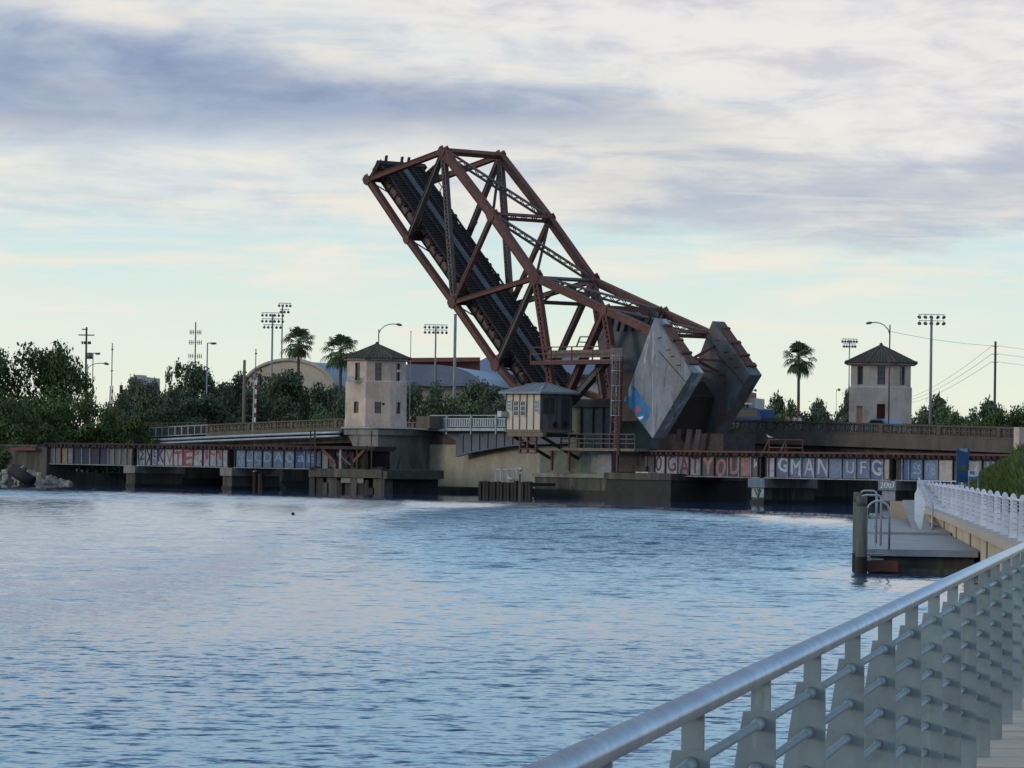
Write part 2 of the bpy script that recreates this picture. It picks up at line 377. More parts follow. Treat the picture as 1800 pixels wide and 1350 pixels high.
def paint(name, c, c2=None, rough=.8):
    g_ = sum(c)/3; c = tuple(int((v*.78+g_*.22)*.94) for v in c)
    if name not in M: mat(name, c, c2 or tuple(int(v*.84) for v in c), scale=2.2, rough=rough, spots=.28, spotc=tuple(int(v*.62) for v in c))
    return M[name]
def glass(name, c, rough=.12):
    m = bpy.data.materials.new(name); m.use_nodes = True; b = m.node_tree.nodes['Principled BSDF']
    b.inputs['Base Color'].default_value = (*C(*c), 1); b.inputs['Roughness'].default_value = rough; b.inputs['Specular IOR Level'].default_value = .6
    M[name] = m
glass('glass', (58, 64, 72)); glass('glass_pale', (116, 120, 122), .3); glass('car_glass', (26, 30, 38), .08)
def leaf_mat(name, stops, tr=.25):
    m = bpy.data.materials.new(name); m.use_nodes = True; g = G(m.node_tree); b = g.n['Principled BSDF']
    geo = g.node('ShaderNodeNewGeometry')
    n = g.noise(geo.outputs['Position'], .35, 4, .6)
    f = g.m('ADD', g.m('MULTIPLY', geo.outputs['Random Per Island'], .36), g.m('MULTIPLY', n, .66), clamp=True)
    g.put(b.inputs['Base Color'], g.ramp(f, [(p, C(*c)) for p, c in stops])); b.inputs['Roughness'].default_value = .65
    b.inputs['Specular IOR Level'].default_value = .25
    M[name] = m
leaf_mat('leaf', [(.15, (42, 58, 30)), (.5, (60, 78, 38)), (.8, (84, 99, 48)), (.97, (114, 119, 60))])
leaf_mat('leaf_grey', [(.15, (52, 62, 48)), (.5, (70, 80, 60)), (.85, (96, 104, 76)), (.97, (122, 124, 90))])
leaf_mat('leaf_light', [(.15, (50, 68, 36)), (.5, (72, 92, 46)), (.85, (96, 114, 58)), (.97, (124, 132, 70))])
leaf_mat('palm', [(.1, (44, 58, 38)), (.5, (66, 82, 50)), (.8, (92, 102, 60)), (.97, (138, 122, 76))])
leaf_mat('palm_dry', [(.1, (78, 66, 48)), (.6, (104, 88, 60)), (.97, (128, 108, 74))])
leaf_mat('grass_m', [(.1, (52, 66, 34)), (.5, (70, 86, 40)), (.85, (96, 108, 50)), (.97, (124, 124, 66))])

def water_mat():
    m = bpy.data.materials.new('water_m'); m.use_nodes = True; g = G(m.node_tree); b = g.n['Principled BSDF']
    geo = g.node('ShaderNodeNewGeometry'); P = geo.outputs['Position']; x, y, z = g.sep(P)
    def slope(sx, sy, sc, det, off):
        n = g.node('ShaderNodeTexNoise'); g.put(n.inputs['Vector'], g.vec(g.m('MULTIPLY', x, sx), g.m('MULTIPLY', y, sy), off))
        n.inputs['Scale'].default_value = sc; n.inputs['Detail'].default_value = det; n.inputs['Roughness'].default_value = .55; n.inputs['Distortion'].default_value = .25
        r, gg, _ = g.sep(n.outputs[1]); return g.m('SUBTRACT', r, .5), g.m('SUBTRACT', gg, .5)
    big = g.noise(g.vec(g.m('MULTIPLY', x, .05), g.m('MULTIPLY', y, .016), 0.0), 1.0, 3, .5)
    def gust(cx, cy, rx, ry):
        a = g.m('DIVIDE', g.m('SUBTRACT', x, cx), rx); c = g.m('DIVIDE', g.m('SUBTRACT', y, cy), ry)
        return g.m('SUBTRACT', 1.0, g.m('ADD', g.m('MULTIPLY', a, a), g.m('MULTIPLY', c, c)))
    near = g.ss(y, 84, 60)
    w = g.m('MAXIMUM', gust(7, 205, 13, 85), gust(-24, 335, 44, 48))
    rag = g.noise(g.vec(g.m('MULTIPLY', x, .35), g.m('MULTIPLY', y, .05), 4.0), 1.0, 4, .6)
    gb = g.m('MULTIPLY', g.ss(g.m('ADD', w, g.m('MULTIPLY', g.m('SUBTRACT', g.m('ADD', big, rag), 1.0), 1.6)), -1.5, 1.1), WGUST)
    w = g.m('MAXIMUM', w, g.m('SUBTRACT', g.m('MULTIPLY', near, 1.3), .55))
    wind = g.ss(g.m('ADD', w, g.m('MULTIPLY', g.m('SUBTRACT', big, .5), 2.4)), -.35, .65)
    calm = g.m('MAXIMUM', gust(22, 275, 11, 75), g.m('SUBTRACT', gust(11.5, 112, 4.0, 28), .75))
    off = g.m('ADD', g.m('MULTIPLY', x, N.x), g.m('SUBTRACT', g.m('MULTIPLY', y, N.y), A0.dot(N)))
    lee = g.m('ADD', .08, g.m('MULTIPLY', g.ss(off, -22.0, -62.0), .86))          # sheltered water close to the bridge
    lee = g.m('MULTIPLY', lee, g.m('SUBTRACT', 1.0, g.m('MULTIPLY', g.ss(g.m('ADD', calm, g.m('SUBTRACT', rag, .5)), -1.0, .8), .62)))
    amp = g.m('MULTIPLY', g.m('ADD', g.m('ADD', WCALM, g.m('MULTIPLY', wind, WROUGH)), g.m('MULTIPLY', gb, 11.0)), lee)
    s1, s2, s3, s4 = slope(.8, 1.0, 1.9, 3, .0), slope(1, 1, 6.0, 2, 5.0), slope(.7, 1, .42, 2, 9.0), slope(.8, .36, .62, 3, 3.3)
    far = g.m('MULTIPLY', g.ss(y, 55, 110), .75)
    def tot(k): return g.m('ADD', g.m('MULTIPLY', g.m('ADD', s1[k], g.m('ADD', g.m('MULTIPLY', s2[k], .55), g.m('MULTIPLY', s4[k], far))), amp), g.m('MULTIPLY', s3[k], .10))
    t1 = g.m('SUBTRACT', tot(1), g.m('MULTIPLY', amp, WBIAS)); nx = g.m('MULTIPLY', tot(0), .8)
    ny = g.m('MULTIPLY', g.m('ADD', g.m('MULTIPLY', t1, t1), g.m('ADD', g.m('MULTIPLY', lee, g.m('ADD', .0030, g.m('MULTIPLY', g.ss(x, -13.0, 1.0), .0032))), g.m('MULTIPLY', g.m('MULTIPLY', gb, lee), .125))), -WK)     # the slopes one sees at this low angle lean toward the viewer
    nv = g.node('ShaderNodeVectorMath', operation='NORMALIZE'); g.put(nv.inputs[0], g.vec(nx, ny, 1.0))
    g.l.new(nv.outputs[0], b.inputs['Normal'])
    b.inputs['Base Color'].default_value = (*C(34, 66, 100), 1); b.inputs['Roughness'].default_value = .05; b.inputs['IOR'].default_value = 1.33
    M['water_m'] = m
WCALM, WROUGH, WBIAS, WK, WGUST = .46, .36, .03, 8.0, .055

# ------------------------------------------------------------------ ground and water
def poly_sheet(name, pts, z, m, kind=True):
    mb = MB(); mb.add([V((p.x, p.y, z)) for p in pts], [tuple(range(len(pts)))])
    a = sum(pts[i].x*pts[(i+1) % len(pts)].y-pts[(i+1) % len(pts)].x*pts[i].y for i in range(len(pts)))
    if a < 0: mb.f = [f[::-1] for f in mb.f]
    return struct(name, mb, m)
water_mat()
mb = MB(); mb.add([(-700, -30, 0), (700, -30, 0), (700, 900, 0), (-700, 900, 0)], [(0, 1, 2, 3)])
struct('water', mb, M['water_m'])
SL, SR = S(85, 0), S(1815, 0)
rail_pt = lambda i: V((HCAM-2.65)*(.732+.425*i)*V((1, 0, 0)) + V((0, F*(HCAM-2.65)*(.002232+.00036*i), 0)))
FNEAR, FFAR = onz(1797, 952, 1.5), onz(1626, 885, 1.5)
FNEAR.z = FFAR.z = 0
gp = [W(-6000, 2, 0), W(SL-3, 2, 0), W(SL, 34, 0), W(SR+4, 34, 0), W(SR+4, -10, 0), FFAR+(FFAR-FNEAR)*.22+V((.3, 0, 0)), FNEAR+V((.3, 0, 0)), rail_pt(13)+V((.3, 0, 0)), rail_pt(-8)+V((.3, 0, 0)), V((400, -6, 0)), W(3000, -200, 0), V((9000, 9000, 0)), V((-9000, 9000, 0))]
poly_sheet('ground', gp, 1.2, M['ground_m'])
# earth faces below the ground sheet, down to the water
mb = MB()
for a, b in zip(gp[:9], gp[1:10]):
    n = (b-a).cross(Z).normalized(); e = V((0, 0, 0))
    mb.add([a+Z*1.2, b+Z*1.2, b+Z*-1.5, a+Z*-1.5], [(0, 1, 2, 3)])
struct('river_bank', mb, M['concrete_dark'])

# ------------------------------------------------------------------ railway girder spans
ZB, ZT = 2.12, 3.78
FONT = {}
def glyph(ch):
    if ch not in FONT:
        cu = bpy.data.curves.new('t', 'FONT'); cu.body = ch; cu.size = 1.0; cu.resolution_u = 3
        o = bpy.data.objects.new('t', cu); col.objects.link(o); bpy.context.view_layer.update()
        me = o.evaluated_get(bpy.context.evaluated_depsgraph_get()).to_mesh()
        vs = [v.co.copy() for v in me.vertices]; fs = [tuple(p.vertices) for p in me.polygons]
        x0, x1 = min(v.x for v in vs), max(v.x for v in vs); y0, y1 = min(v.y for v in vs), max(v.y for v in vs)
        FONT[ch] = ([((v.x-x0)/(x1-x0), (v.y-y0)/(y1-y0)) for v in vs], fs)
        bpy.data.objects.remove(o); bpy.data.curves.remove(cu)
    return FONT[ch]
def letter(mb, ch, s0, s1, z0, z1, off, bold=0, flip=False):
    vs, fs = glyph(ch)
    th, wv = rnd.uniform(-.09, .09), rnd.uniform(-.05, .05); j0, j1 = rnd.uniform(-.06, .05), rnd.uniform(-.07, .05)
    def one(ds, dz, do):
        mb.add([W(s0+(s1-s0)*(x+th*(y-.5)+wv*math.sin(y*5+ds*20))+ds, off-do, z0+(z1-z0)*(y*(1+j1)+j0+.05*math.sin(x*4+th*30))+dz) for x, y in vs], fs)
    one(0, 0, 0)
    for k in range(bold):
        a = k*2.1; one(.05*math.cos(a), .05*math.sin(a), .002*(k+1))

def girder_span(label, px0, px1, bounds, panels, letters, edge='girder_edge'):
    s0, s1 = S(px0), S(px1); t = thing('girder_span', label, 'railway bridge', W(s0, 0, 0), 'painted railway girder spans')
    for off in (0.0, 4.2): MB().sbox(s0, s1, off, off+.05, ZB, ZT).build('web', M['girder'], t)
    for off in (0.0, 4.2):
        MB().sbox(s0, s1, off-.16, off+.2, ZB-.06, ZB+.02).build('bottom_flange', M[edge], t)
        MB().sbox(s0, s1, off-.16, off+.2, ZT-.02, ZT+.06).build('top_flange', M['girder'], t)
    for px in bounds:
        s = S(px)
        if s0 < s < s1: MB().sbox(s-.05, s+.05, -.15, -.004, ZB+.021, ZT-.021).build('stiffener', M[edge if edge == 'girder_edge' and rnd.random() < .5 else 'girder'], t)
    for k, pc in enumerate(panels):
        if pc is None: continue
        a, b = S(bounds[k])+.07, S(bounds[k+1])-.07
        p = MB().sbox(a, b, -.012, -.003, ZB+.05+rnd.uniform(0, .05), ZT-.05).build('paint_panel', paint('paint_%d_%d_%d' % pc, pc), t)
    for ch, pxa, pxb, z0, z1, c, bold in letters:
        mb = MB(); h = ZT-ZB
        letter(mb, ch, S(pxa), S(pxb), ZB+h*z0, ZB+h*z1, -.016, bold)
        mb.build('painted_letter', paint('paint_%d_%d_%d' % c, c), t)
    nb = MB()
    n = int((s1-s0)/.62)
    for i in range(n+1):
        s = s0+(s1-s0)*(i+.5)/(n+1); e = rnd.uniform(-.25, .12)
        nb.sbox(s-.15, s+.15, -.55+e, 4.9+e, ZT+.062, ZT+.30+rnd.uniform(-.02, .02))
    o = nb.build('sleepers', M['rust_dark'], t)
    for off in (1.3, 2.9): MB().sbox(s0-.3, s1+.3, off-.04, off+.04, ZT+.33, ZT+.48).build('rail', M['rust'], t)
    MB().sbox(s0, s1, -.52, -.36, ZT+.33, ZT+.45).build('guard_timber', M['rust' if px0 > 1000 else 'rust_dark'], t)
    cb = MB()
    for i in range(6):
        a = s0+(s1-s0)*(i+.1)/6; b = s0+(s1-s0)*(i+.9)/6
        cb.bar(W(a, .1, ZB+.2), W(b, 4.1, ZB+.25), .12, .12); cb.bar(W(b, .1, ZB+.35), W(a, 4.1, ZB+.4), .12, .12)
    cb.build('cross_bracing', M['girder'], t)
    return t
NV = (52, 58, 82); GW = (150, 156, 166); BL = (74, 108, 150); RD = (176, 78, 70); DK = (38, 50, 84); TP = (116, 106, 98)
ob = [87, 97.5, 108.5, 119, 130, 145.5, 160, 176, 192, 202, 213, 223.5, 232.5]
girder_span('unlettered railway girder with navy and taupe painted panels beside the rock pile', 85, 234, ob,
    [(92, 92, 104), (120, 112, 100), (146, 128, 92), (122, 118, 130), NV, NV, (58, 58, 76), NV, (112, 112, 112), TP, TP, TP], [])
ob = [244, 256, 267, 277, 290, 305, 322, 340, 357.5, 369, 381, 391.5, 402]
girder_span('white painted railway girder with navy letters and red graffiti', 242, 403, ob, [GW, GW, GW, GW] + [(168, 166, 170)]*4 + [GW]*4,
    [('Σ', 245.5, 256, .35, .98, DK, 2), ('X', 257, 268, .08, .98, DK, 1), ('日', 270, 275, .2, .95, DK, 0) if False else ('E', 270, 276, .5, .95, DK, 0), ('E', 270, 276, .12, .42, DK, 0), ('K', 278.5, 288, .2, .98, DK, 2), ('n', 246, 251, .04, .25, DK, 0),
     ('V', 293, 304, .1, .95, RD, 2), ('T', 305, 321, .1, .97, RD, 3), ('E', 323, 339, .08, .95, RD, 3), ('P', 340, 348, .45, .95, RD, 1), ('.', 352, 355, .25, .35, RD, 1), ('M', 361, 390, .45, .97, RD, 2)])
ob = [415, 433, 446, 462, 479.5, 500, 519, 537, 556, 566, 578, 590, 602]
PB = (132, 154, 182)
girder_span('blue painted railway girder with pale blue letters beside the left tower pier', 412, 622, ob,
    [(104, 126, 158), (96, 120, 156), (92, 122, 156), (84, 118, 148), (90, 118, 152), (100, 118, 146), (58, 92, 146), (72, 108, 156), (66, 104, 154), (150, 150, 144), (88, 98, 104), (84, 88, 92)],
    [('日', 0, 1, 0, 1, PB, 0) if False else ('X', 417, 424, .1, .5, PB, 0), ('R', 417, 424, .55, .95, PB, 0), ('K', 425, 431, .1, .9, PB, 0), ('U', 434, 445, .35, .9, PB, 0), ('C', 448, 460, .35, .9, PB, 1), ('D', 464, 477, .35, .9, PB, 1), ('A', 483, 497, .35, .9, PB, 1), ('O', 503, 516, .35, .9, PB, 1), ('a', 524, 535, .35, .75, PB, 1), ('E', 541, 553, .35, .8, PB, 0)])
ob = [1138, 1152, 1171, 1192, 1213, 1234, 1257, 1281.5, 1301, 1322, 1334]
DR = (112, 56, 64); PK = (186, 116, 122); LG = (156, 158, 168); MG = (94, 92, 94)
girder_span('grey railway girder with red and pink letters nearest the raised span', 1132, 1338, ob,
    [(92, 86, 92), LG, LG, (136, 132, 142), (140, 140, 152), MG, (84, 80, 84), (88, 82, 86), (150, 122, 120), (112, 106, 104)],
    [('O', 1153.5, 1163, .22, .97, DR, 2), ('G', 1174, 1188, .2, .97, DR, 2), ('A', 1195, 1211, .1, .97, DR, 2), ('T', 1215, 1229, .1, .95, DR, 1), ('Y', 1236, 1255, .1, .97, PK, 4), ('O', 1260, 1276, .08, .97, PK, 4), ('U', 1284, 1299, .1, .97, PK, 4), ('S', 1304, 1319, .1, .95, PK, 4), ('k', 1326, 1333, .5, .9, (190, 186, 186), 1)])
ob = [1352, 1364, 1387, 1410, 1433, 1457, 1481, 1506, 1530, 1554, 1566]
WH = (186, 192, 206)
girder_span('blue railway girder with large white letters right of the counterweights', 1346, 1568, ob,
    [(176, 166, 182), (92, 116, 148), (106, 124, 156), (102, 122, 152), (108, 122, 154), (116, 136, 170), (108, 130, 164), (104, 124, 158), (84, 108, 148), (186, 176, 164)],
    [('G', 1369, 1385, .3, .93, WH, 3), ('M', 1391, 1407, .15, .9, WH, 1), ('A', 1414, 1431, .1, .9, WH, 1), ('N', 1438, 1456, .15, .95, WH, 1), ('U', 1488, 1501, .3, .92, WH, 1), ('F', 1513, 1523, .25, .85, WH, 0), ('G', 1533, 1550, .22, .92, WH, 4)])
ob = [1588, 1600, 1624, 1650, 1677, 1702, 1728, 1752, 1785, 1812]
girder_span('blue and cream railway girder behind the blue banner sign', 1576, 1815, ob,
    [(64, 104, 176), (104, 130, 168), (110, 136, 172), (200, 188, 176), (92, 96, 112), (150, 150, 160), (120, 124, 144), (128, 134, 156), (110, 110, 120)],
    [('S', 1606, 1612, .3, .85, (150, 170, 200), 0), ('s', 1613, 1619, .3, .75, (150, 170, 200), 0), ('n', 1629, 1636, .4, .8, (150, 170, 200), 0), ('B', 1638, 1645, .3, .85, (150, 170, 200), 0), ('7', 1710, 1722, .3, .9, (196, 188, 178), 2), ('V', 1735, 1748, .35, .9, (186, 182, 190), 2)])

# piers of the railway
def pier(label, px, z_cap, w=1.5, m='concrete_dark', capm='concrete', off0=-.6, off1=5.2, paintc=None, z_top=ZB-.07, mark=None):
    s = S(px); t = thing('bridge_pier', label, 'bridge pier', W(s, 0, 0), 'railway bridge piers')
    MB().sbox(s-w/2, s+w/2, off0+.1, off1-.1, -1.5, z_cap).build('shaft', M[m], t)
    MB().sbox(s-w/2-.22, s+w/2+.22, off0-.1, off1+.1, z_cap+.002, z_top).build('cap', M[capm], t)
    MB().sbox(s-w/2-.05, s+w/2+.05, off0, off1, -1.4, .32).build('wet_footing', M['concrete_wet'], t)
    if paintc:
        MB().sbox(s-w/2+.04, s+w/2-.04, off0+.085, off0+.098, .5, z_cap-.05).build('paint_panel', paint('paint_%d_%d_%d' % paintc, paintc), t)
        MB().sbox(s-w/2-.15, s+w/2+.15, off0-.115, off0-.102, z_cap+.05, z_top-.05).build('paint_panel', paint('paint_%d_%d_%d' % (104, 124, 150), (104, 124, 150)), t)
    if mark:
        for ch, a, b, z0, z1, c in mark:
            mb = MB(); letter(mb, ch, s+a, s+b, z0, z1, off0-.13 if z0 > z_cap else off0+.075, 1); mb.build('painted_letter', paint('paint_%d_%d_%d' % c, c), t)
    return t
pier('concrete railway pier between navy girder and white girder', 238, 1.35)
pier('concrete railway pier between white girder and pale blue girder', 408, 1.3)
pier('railway pier with a green tag on a pale painted face', 1341, 1.3, paintc=(150, 160, 170), mark=[('V', -.45, .3, .5, 1.2, (84, 112, 70)), ('7', -.1, .4, .35, 1.15, (60, 66, 70))])
pier('railway pier painted with white number marks behind the dock ladders', 1571, 1.3, paintc=(148, 148, 170), mark=[('2', -.75, -.4, 1.5, 1.95, (206, 206, 214)), ('0', -.3, .1, 1.5, 1.95, (206, 206, 214)), ('0', .15, .45, 1.5, 1.95, (206, 206, 214)), ('3', .5, .8, 1.5, 1.95, (206, 206, 214))])
s = SL
t = thing('bridge_abutment', 'pale concrete abutment wall at the left bank end of the railway', 'abutment', W(s-9, 0, 0))
MB().sbox(s-14, s+.3, -.4, 3.2, -1, ZT).build('wall', M['concrete_dark'], t)
MB().sbox(s-14, s-1.2, -.55, 3.3, ZT+.002, ZT+.25).build('coping', M['concrete_dark'], t)
MB().bar(onp(20, 789, -1.0), onp(64, 789, -1.0), .32, .3).build('red_beam', paint('p_rb', (128, 58, 50)), t)
# ------------------------------------------------------------------ road bridge
R0, RW = 14.0, 12.5
zp = lambda px, py: ZZ(px, py, R0)
PROF = [(S(a, R0), zp(a, b)) for a, b in ((100, 757), (280, 750.5), (365, 746), (480, 740.5), (605, 735.5), (755, 729.5), (1000, 729), (1290, 737), (1500, 742.5), (1700, 749), (1790, 752), (1900, 757))]
def ztop(s):
    for (a, za), (b, zb) in zip(PROF, PROF[1:]):
        if s <= b or (b, zb) == PROF[-1]: return za+(zb-za)*(s-a)/(b-a)
def slab(mb, s0, s1, o0, o1, d0, d1, n=8):
    """prism following the road profile, d0..d1 relative to the parapet top"""
    for i in range(n):
        a, b = s0+(s1-s0)*i/n, s0+(s1-s0)*(i+1)/n
        vs = [W(s, o, ztop(s)+d) for s in (a, b) for o in (o0, o1) for d in (d0, d1)]
        mb.add(vs, [(0, 1, 3, 2), (4, 6, 7, 5), (0, 4, 5, 1), (2, 3, 7, 6), (1, 5, 7, 3), (0, 2, 6, 4)])
    return mb
def parapet(t, s0, s1, off, bay=1.05, every=6, pm='parapet'):
    mb = slab(MB(), s0, s1, off-.14, off+.14, -.13, 0)
    slab(mb, s0, s1, off-.10, off+.10, -1.02, -.82); mb.build('parapet_rail', M[pm], t)
    n = max(1, int((s1-s0)/bay)); st = MB(); ps = []
    for i in range(n+1):
        s = s0+(s1-s0)*i/n; big = i % every == 0
        w = .2 if big else .07
        (MB() if False else st).obox(W(s, off, ztop(s)-.475), U*w, N*(.17 if big else .095), Z*.345)
        if i < n:
            c = W(s+(s1-s0)/n/2, off, ztop(s)-.475); h = (s1-s0)/n/2
            for k in range(4):
                a = math.pi*k/4; d = U*math.cos(a)+Z*math.sin(a); L = {0: h, 2: .34}.get(k, min(h, .36)*1.25)
                st.bar(c-d*L, c+d*L, .11, .1+.004*k, N)
            st.obox(c, U*.13, N*.075, Z*.13)
    st.build('parapet_panels', M[pm], t)
def car(label, s, off, zr, L, H, m, van=False, flip=1):
    t = thing('parked_car' if False else ('van' if van else 'car'), label, 'van' if van else 'car', W(s, off, zr))
    e = U*flip; w = .9
    P = lambda x, z, o=0: W(s, off, zr)+e*x+Z*z+N*o
    if van: prof = [(-L/2, .35), (-L/2, H*.62), (-L/2+.25, H*.95), (-L/2+.5, H), (L*.2, H), (L*.34, H*.62), (L*.49, H*.52), (L/2, .4)]
    else: prof = [(-L/2, .35), (-L/2, H*.62), (-L*.38, H*.68), (-L*.24, H*.97), (-L*.1, H), (L*.08, H*.97), (L*.24, H*.66), (L*.46, H*.56), (L/2, .4)]
    MB().prism([P(x, z, -w) for x, z in prof], N*(2*w)).build('body', M[m], t)
    for o in (-w-.008, w-.004):
        gl = [(-L*.42, H*.66), (-L*.40, H*.93), (L*.16, H*.93), (L*.28, H*.66)] if van else [(-L*.30, H*.69), (-L*.2, H*.92), (L*.07, H*.92), (L*.19, H*.69)]
        wd = MB().prism([P(x, z, o) for x, z in gl], N*.012).build('side_window', M['car_glass'], t)
    a, b = (P(L*.205, H*.97), P(L*.335, H*.65)) if van else (P(L*.095, H*.95), P(L*.235, H*.69))
    MB().bar(a+e*.03+Z*.01, b+e*.03+Z*.01, 1.6, .02, N).build('windscreen', M['car_glass'], t)
    for x in (-L*.3, L*.31):
        for o in (-w+.08, w-.08):
            wl = MB().tube(P(x, .32, o-.11), P(x, .32, o+.11), .32, n=14).build('wheel', M['black'], t)
    for o in (-.6, .6): MB().ball(P(L/2-.02, .62, o), .1, .1, .08).build('headlight', M['lens'], t)
    return t

# left approach
sA, sB = S(262, R0), S(604, R0); sG = S(365, R0)
t = thing('road_bridge_approach', 'left road bridge approach with concrete parapet and pipes under its edge', 'road bridge', W(sA, R0, 0))
slab(MB(), sA-40, sB, R0+.1, R0+RW, -1.55, -1.21).build('deck', M['concrete_dark'], t)
parapet(t, sG, sB, R0, 1.15); parapet(t, sA, sB, R0+RW, 1.15)
slab(MB(), sG, sB, R0-.3, R0+.2, -1.42, -1.03).build('fascia', M['parapet'], t)
for d, r in ((-1.36, .13), (-1.72, .12)):
    pts = [W(sA+(sB-sA)*k/10, R0-.55, ztop(sA+(sB-sA)*k/10)+d) for k in range(11)]
    MB().path(pts, r).build('pipe', M['galv'], t, True)
for k in range(5):
    off = R0+.8+k*2.7; slab(MB(), sA-30, sB, off, off+.45, -2.35, -1.55).build('beam', M['concrete_dark'], t)
mb = MB(); slab(mb, sA, sG, R0-.05, R0+.05, -.09, 0); slab(mb, sA, sG, R0-.03, R0+.03, -1.0, -.92)
mb.build('metal_railing', M['galv'], t); n = 9
for k in range(n): 
    s = sA+(sG-sA)*k/n; MB().obox(W(s, R0, ztop(s)-.5), U*.05, N*.05, Z*.42).build('railing_post', M['galv'], t)
mb = MB()
for k in range(int((sG-sA)/.16)): s = sA+k*.16; mb.obox(W(s, R0, ztop(s)-.5), U*.018, N*.018, Z*.40)
mb.build('railing_bars', M['steel_grey'], t)
# columns under the left approach
for px in (505, 330):
    s = S(px, R0+3, 800)
    t = thing('bridge_column', 'flared concrete column under the left approach '+('seen below the blue girder' if px > 400 else 'seen below the white girder'), 'column', W(s, R0+3, 0))
    MB().sbox(s-.55, s+.55, R0+2, R0+9, .4, ztop(s)-2.36).build('shaft', M['concrete_dark'], t)
    MB().prism([W(s-1.5, R0+1.8, -.6), W(s+1.5, R0+1.8, -.6), W(s+1.5, R0+1.8, .15), W(s+.6, R0+1.8, .8), W(s-.6, R0+1.8, .8), W(s-1.5, R0+1.8, .15)], N*7.4).build('footing', M['concrete_wet'], t)
t = thing('sea_wall', 'grey concrete bulkhead wall behind the left railway girders', 'wall', W(S(300, 24), 24, 0))
MB().sbox(S(215, 24), S(560, 24), 23, 24.2, -1.5, 2.3).build('wall_face', M['concrete'], t)
MB().sbox(S(333, 23)-.9, S(333, 23)+.9, 22.93, 22.99, .5, 1.4).build('outlet', M['black'], t)
# left tower pier
sC = S(664, 10.0); sT = S(720, R0)
zroad = ztop(S(660, R0))-1.05; ztb = ZZ(660, 751, 11.5)
t = thing('tower_pier', 'tall stained concrete pier carrying the left bridge tower', 'bridge pier', W(sC-2, 10, 0))
sL0 = S(607, 10.0)
MB().sbox(sL0+1.2, sC, 10, R0+7, .3, ztb-.75).build('pier_wall', M['concrete'], t)
MB().sbox(sL0, sC+.25, 9.8, R0+7, ztb-.748, ztb-.02).build('platform', M['concrete'], t)
MB().prism([W(sL0+1.19, 10.2, ztb-.75), W(sL0+.1, 10.2, ztb-.75), W(sL0+1.19, 10.2, ztb-2.2)], N*1.2).build('corbel', M['concrete'], t)
MB().sbox(sL0+1.0, S(900, R0+2), 9.7, R0+8, -1.5, .62).build('base_ledge', M['concrete_wet'], t)
MB().path([W(sL0-.2, 9.7, ztb-.1), W(sC+.3, 9.7, ztb-.1), W(sC+.4, R0-.1, ztb-.1), W(sC+5.5, R0-.3, ztb-.25)], .1).build('pipe', M['galv'], t, True)
z0, z1 = ZZ(760, 834, R0+2.3), ZZ(760, 781, R0+2.3)
MB().sbox(sC+.02, S(1100, R0+.5), R0+2.3, R0+6, .62, z1).build('pale_wall', M['pale_wall'], t)
MB().sbox(sC+.02, S(900, R0+.45), R0+2.22, R0+5.9, z1+.003, ztb-.6).build('shaded_upper_wall', M['concrete_dark'], t)  # darker concrete puts the shadow under the leaf into the wall colour
MB().sbox(S(702, 10.4), S(757, R0-1.4), R0-1.6, R0+.4, ztb-.05, ztb+1.1).build('plain_parapet', M['parapet'], t)
mb = MB()
for px in (702, 745, 795, 845):
    for py in (843, 851): 
        p = onp(px, py, R0+.3); 
        if py < 900: mb.obox(W(S(px, 9.68), 9.66, .12+(851-py)*.03), U*.35, N*.02, Z*.07)
mb.build('drain_slots', M['black'], t)

# road bridge closed leaf, between the towers
sD, sE = S(755, R0), S(1300, R0)
t = thing('road_bridge_leaf', 'low road bridge leaf with grey railing and curved steel girder behind the hut', 'road bridge', W(sD, R0, 0))
slab(MB(), sD, sE, R0+.1, R0+RW, -1.5, -1.21).build('deck', M['arch_steel'], t)
mb = MB(); slab(mb, sD, sE, R0-.06, R0+.06, -.09, 0); slab(mb, sD, sE, R0-.06, R0+.06, -.42, -.30); slab(mb, sD, sE, R0-.06, R0+.06, -1.12, -1.0)
mb.build('railing_rails', M['galv'], t)
slab(MB(), sD, sE, R0-.12, R0+.05, -1.5, -1.22).build('fascia', M['galv'], t)
mb = MB(); n = int((sE-sD)/.34)
for k in range(n): s = sD+(sE-sD)*k/n; mb.obox(W(s, R0, ztop(s)-.7), U*.1, N*.02, Z*.28)
mb.build('railing_panels', M['galv'], t)
for px in (786, 829, 873, 917, 960, 1004, 1100, 1200):
    s = S(px, R0); MB().obox(W(s, R0-.1, ztop(s)-.92), U*.06, N*.08, Z*.9).build('railing_post', M['galv'], t)
s0 = S(801, R0+1.0); zt = lambda s: ztop(s)-1.5
for off in (R0+1.0, R0+9.5):
    pts = [W(S(770, R0+1), off, zt(s0)), W(s0, off, zt(s0)-.9), W(s0, off, ZZ(801, 803, R0+1))]
    for px, py in ((832, 795), (865, 789), (900, 784), (940, 781), (1000, 780), (1150, 782), (1240, 796)): pts.append(W(S(px, R0+1), off, ZZ(px, py, R0+1)))
    pts.append(W(S(1240, R0+1), off, zt(s0)))
    MB().prism(pts, N*.4).build('arch_girder', M['arch_steel'], t)
    if off < R0+2:
        for k in range(9):
            px = 814+k*14.5; s = S(px, R0+1); MB().obox(W(s, R0+.95, ZZ(px, 799-k*2.2, R0+1)+1.0), U*.04, N*.05, Z*.8).build('stiffener', M['arch_steel'], t)
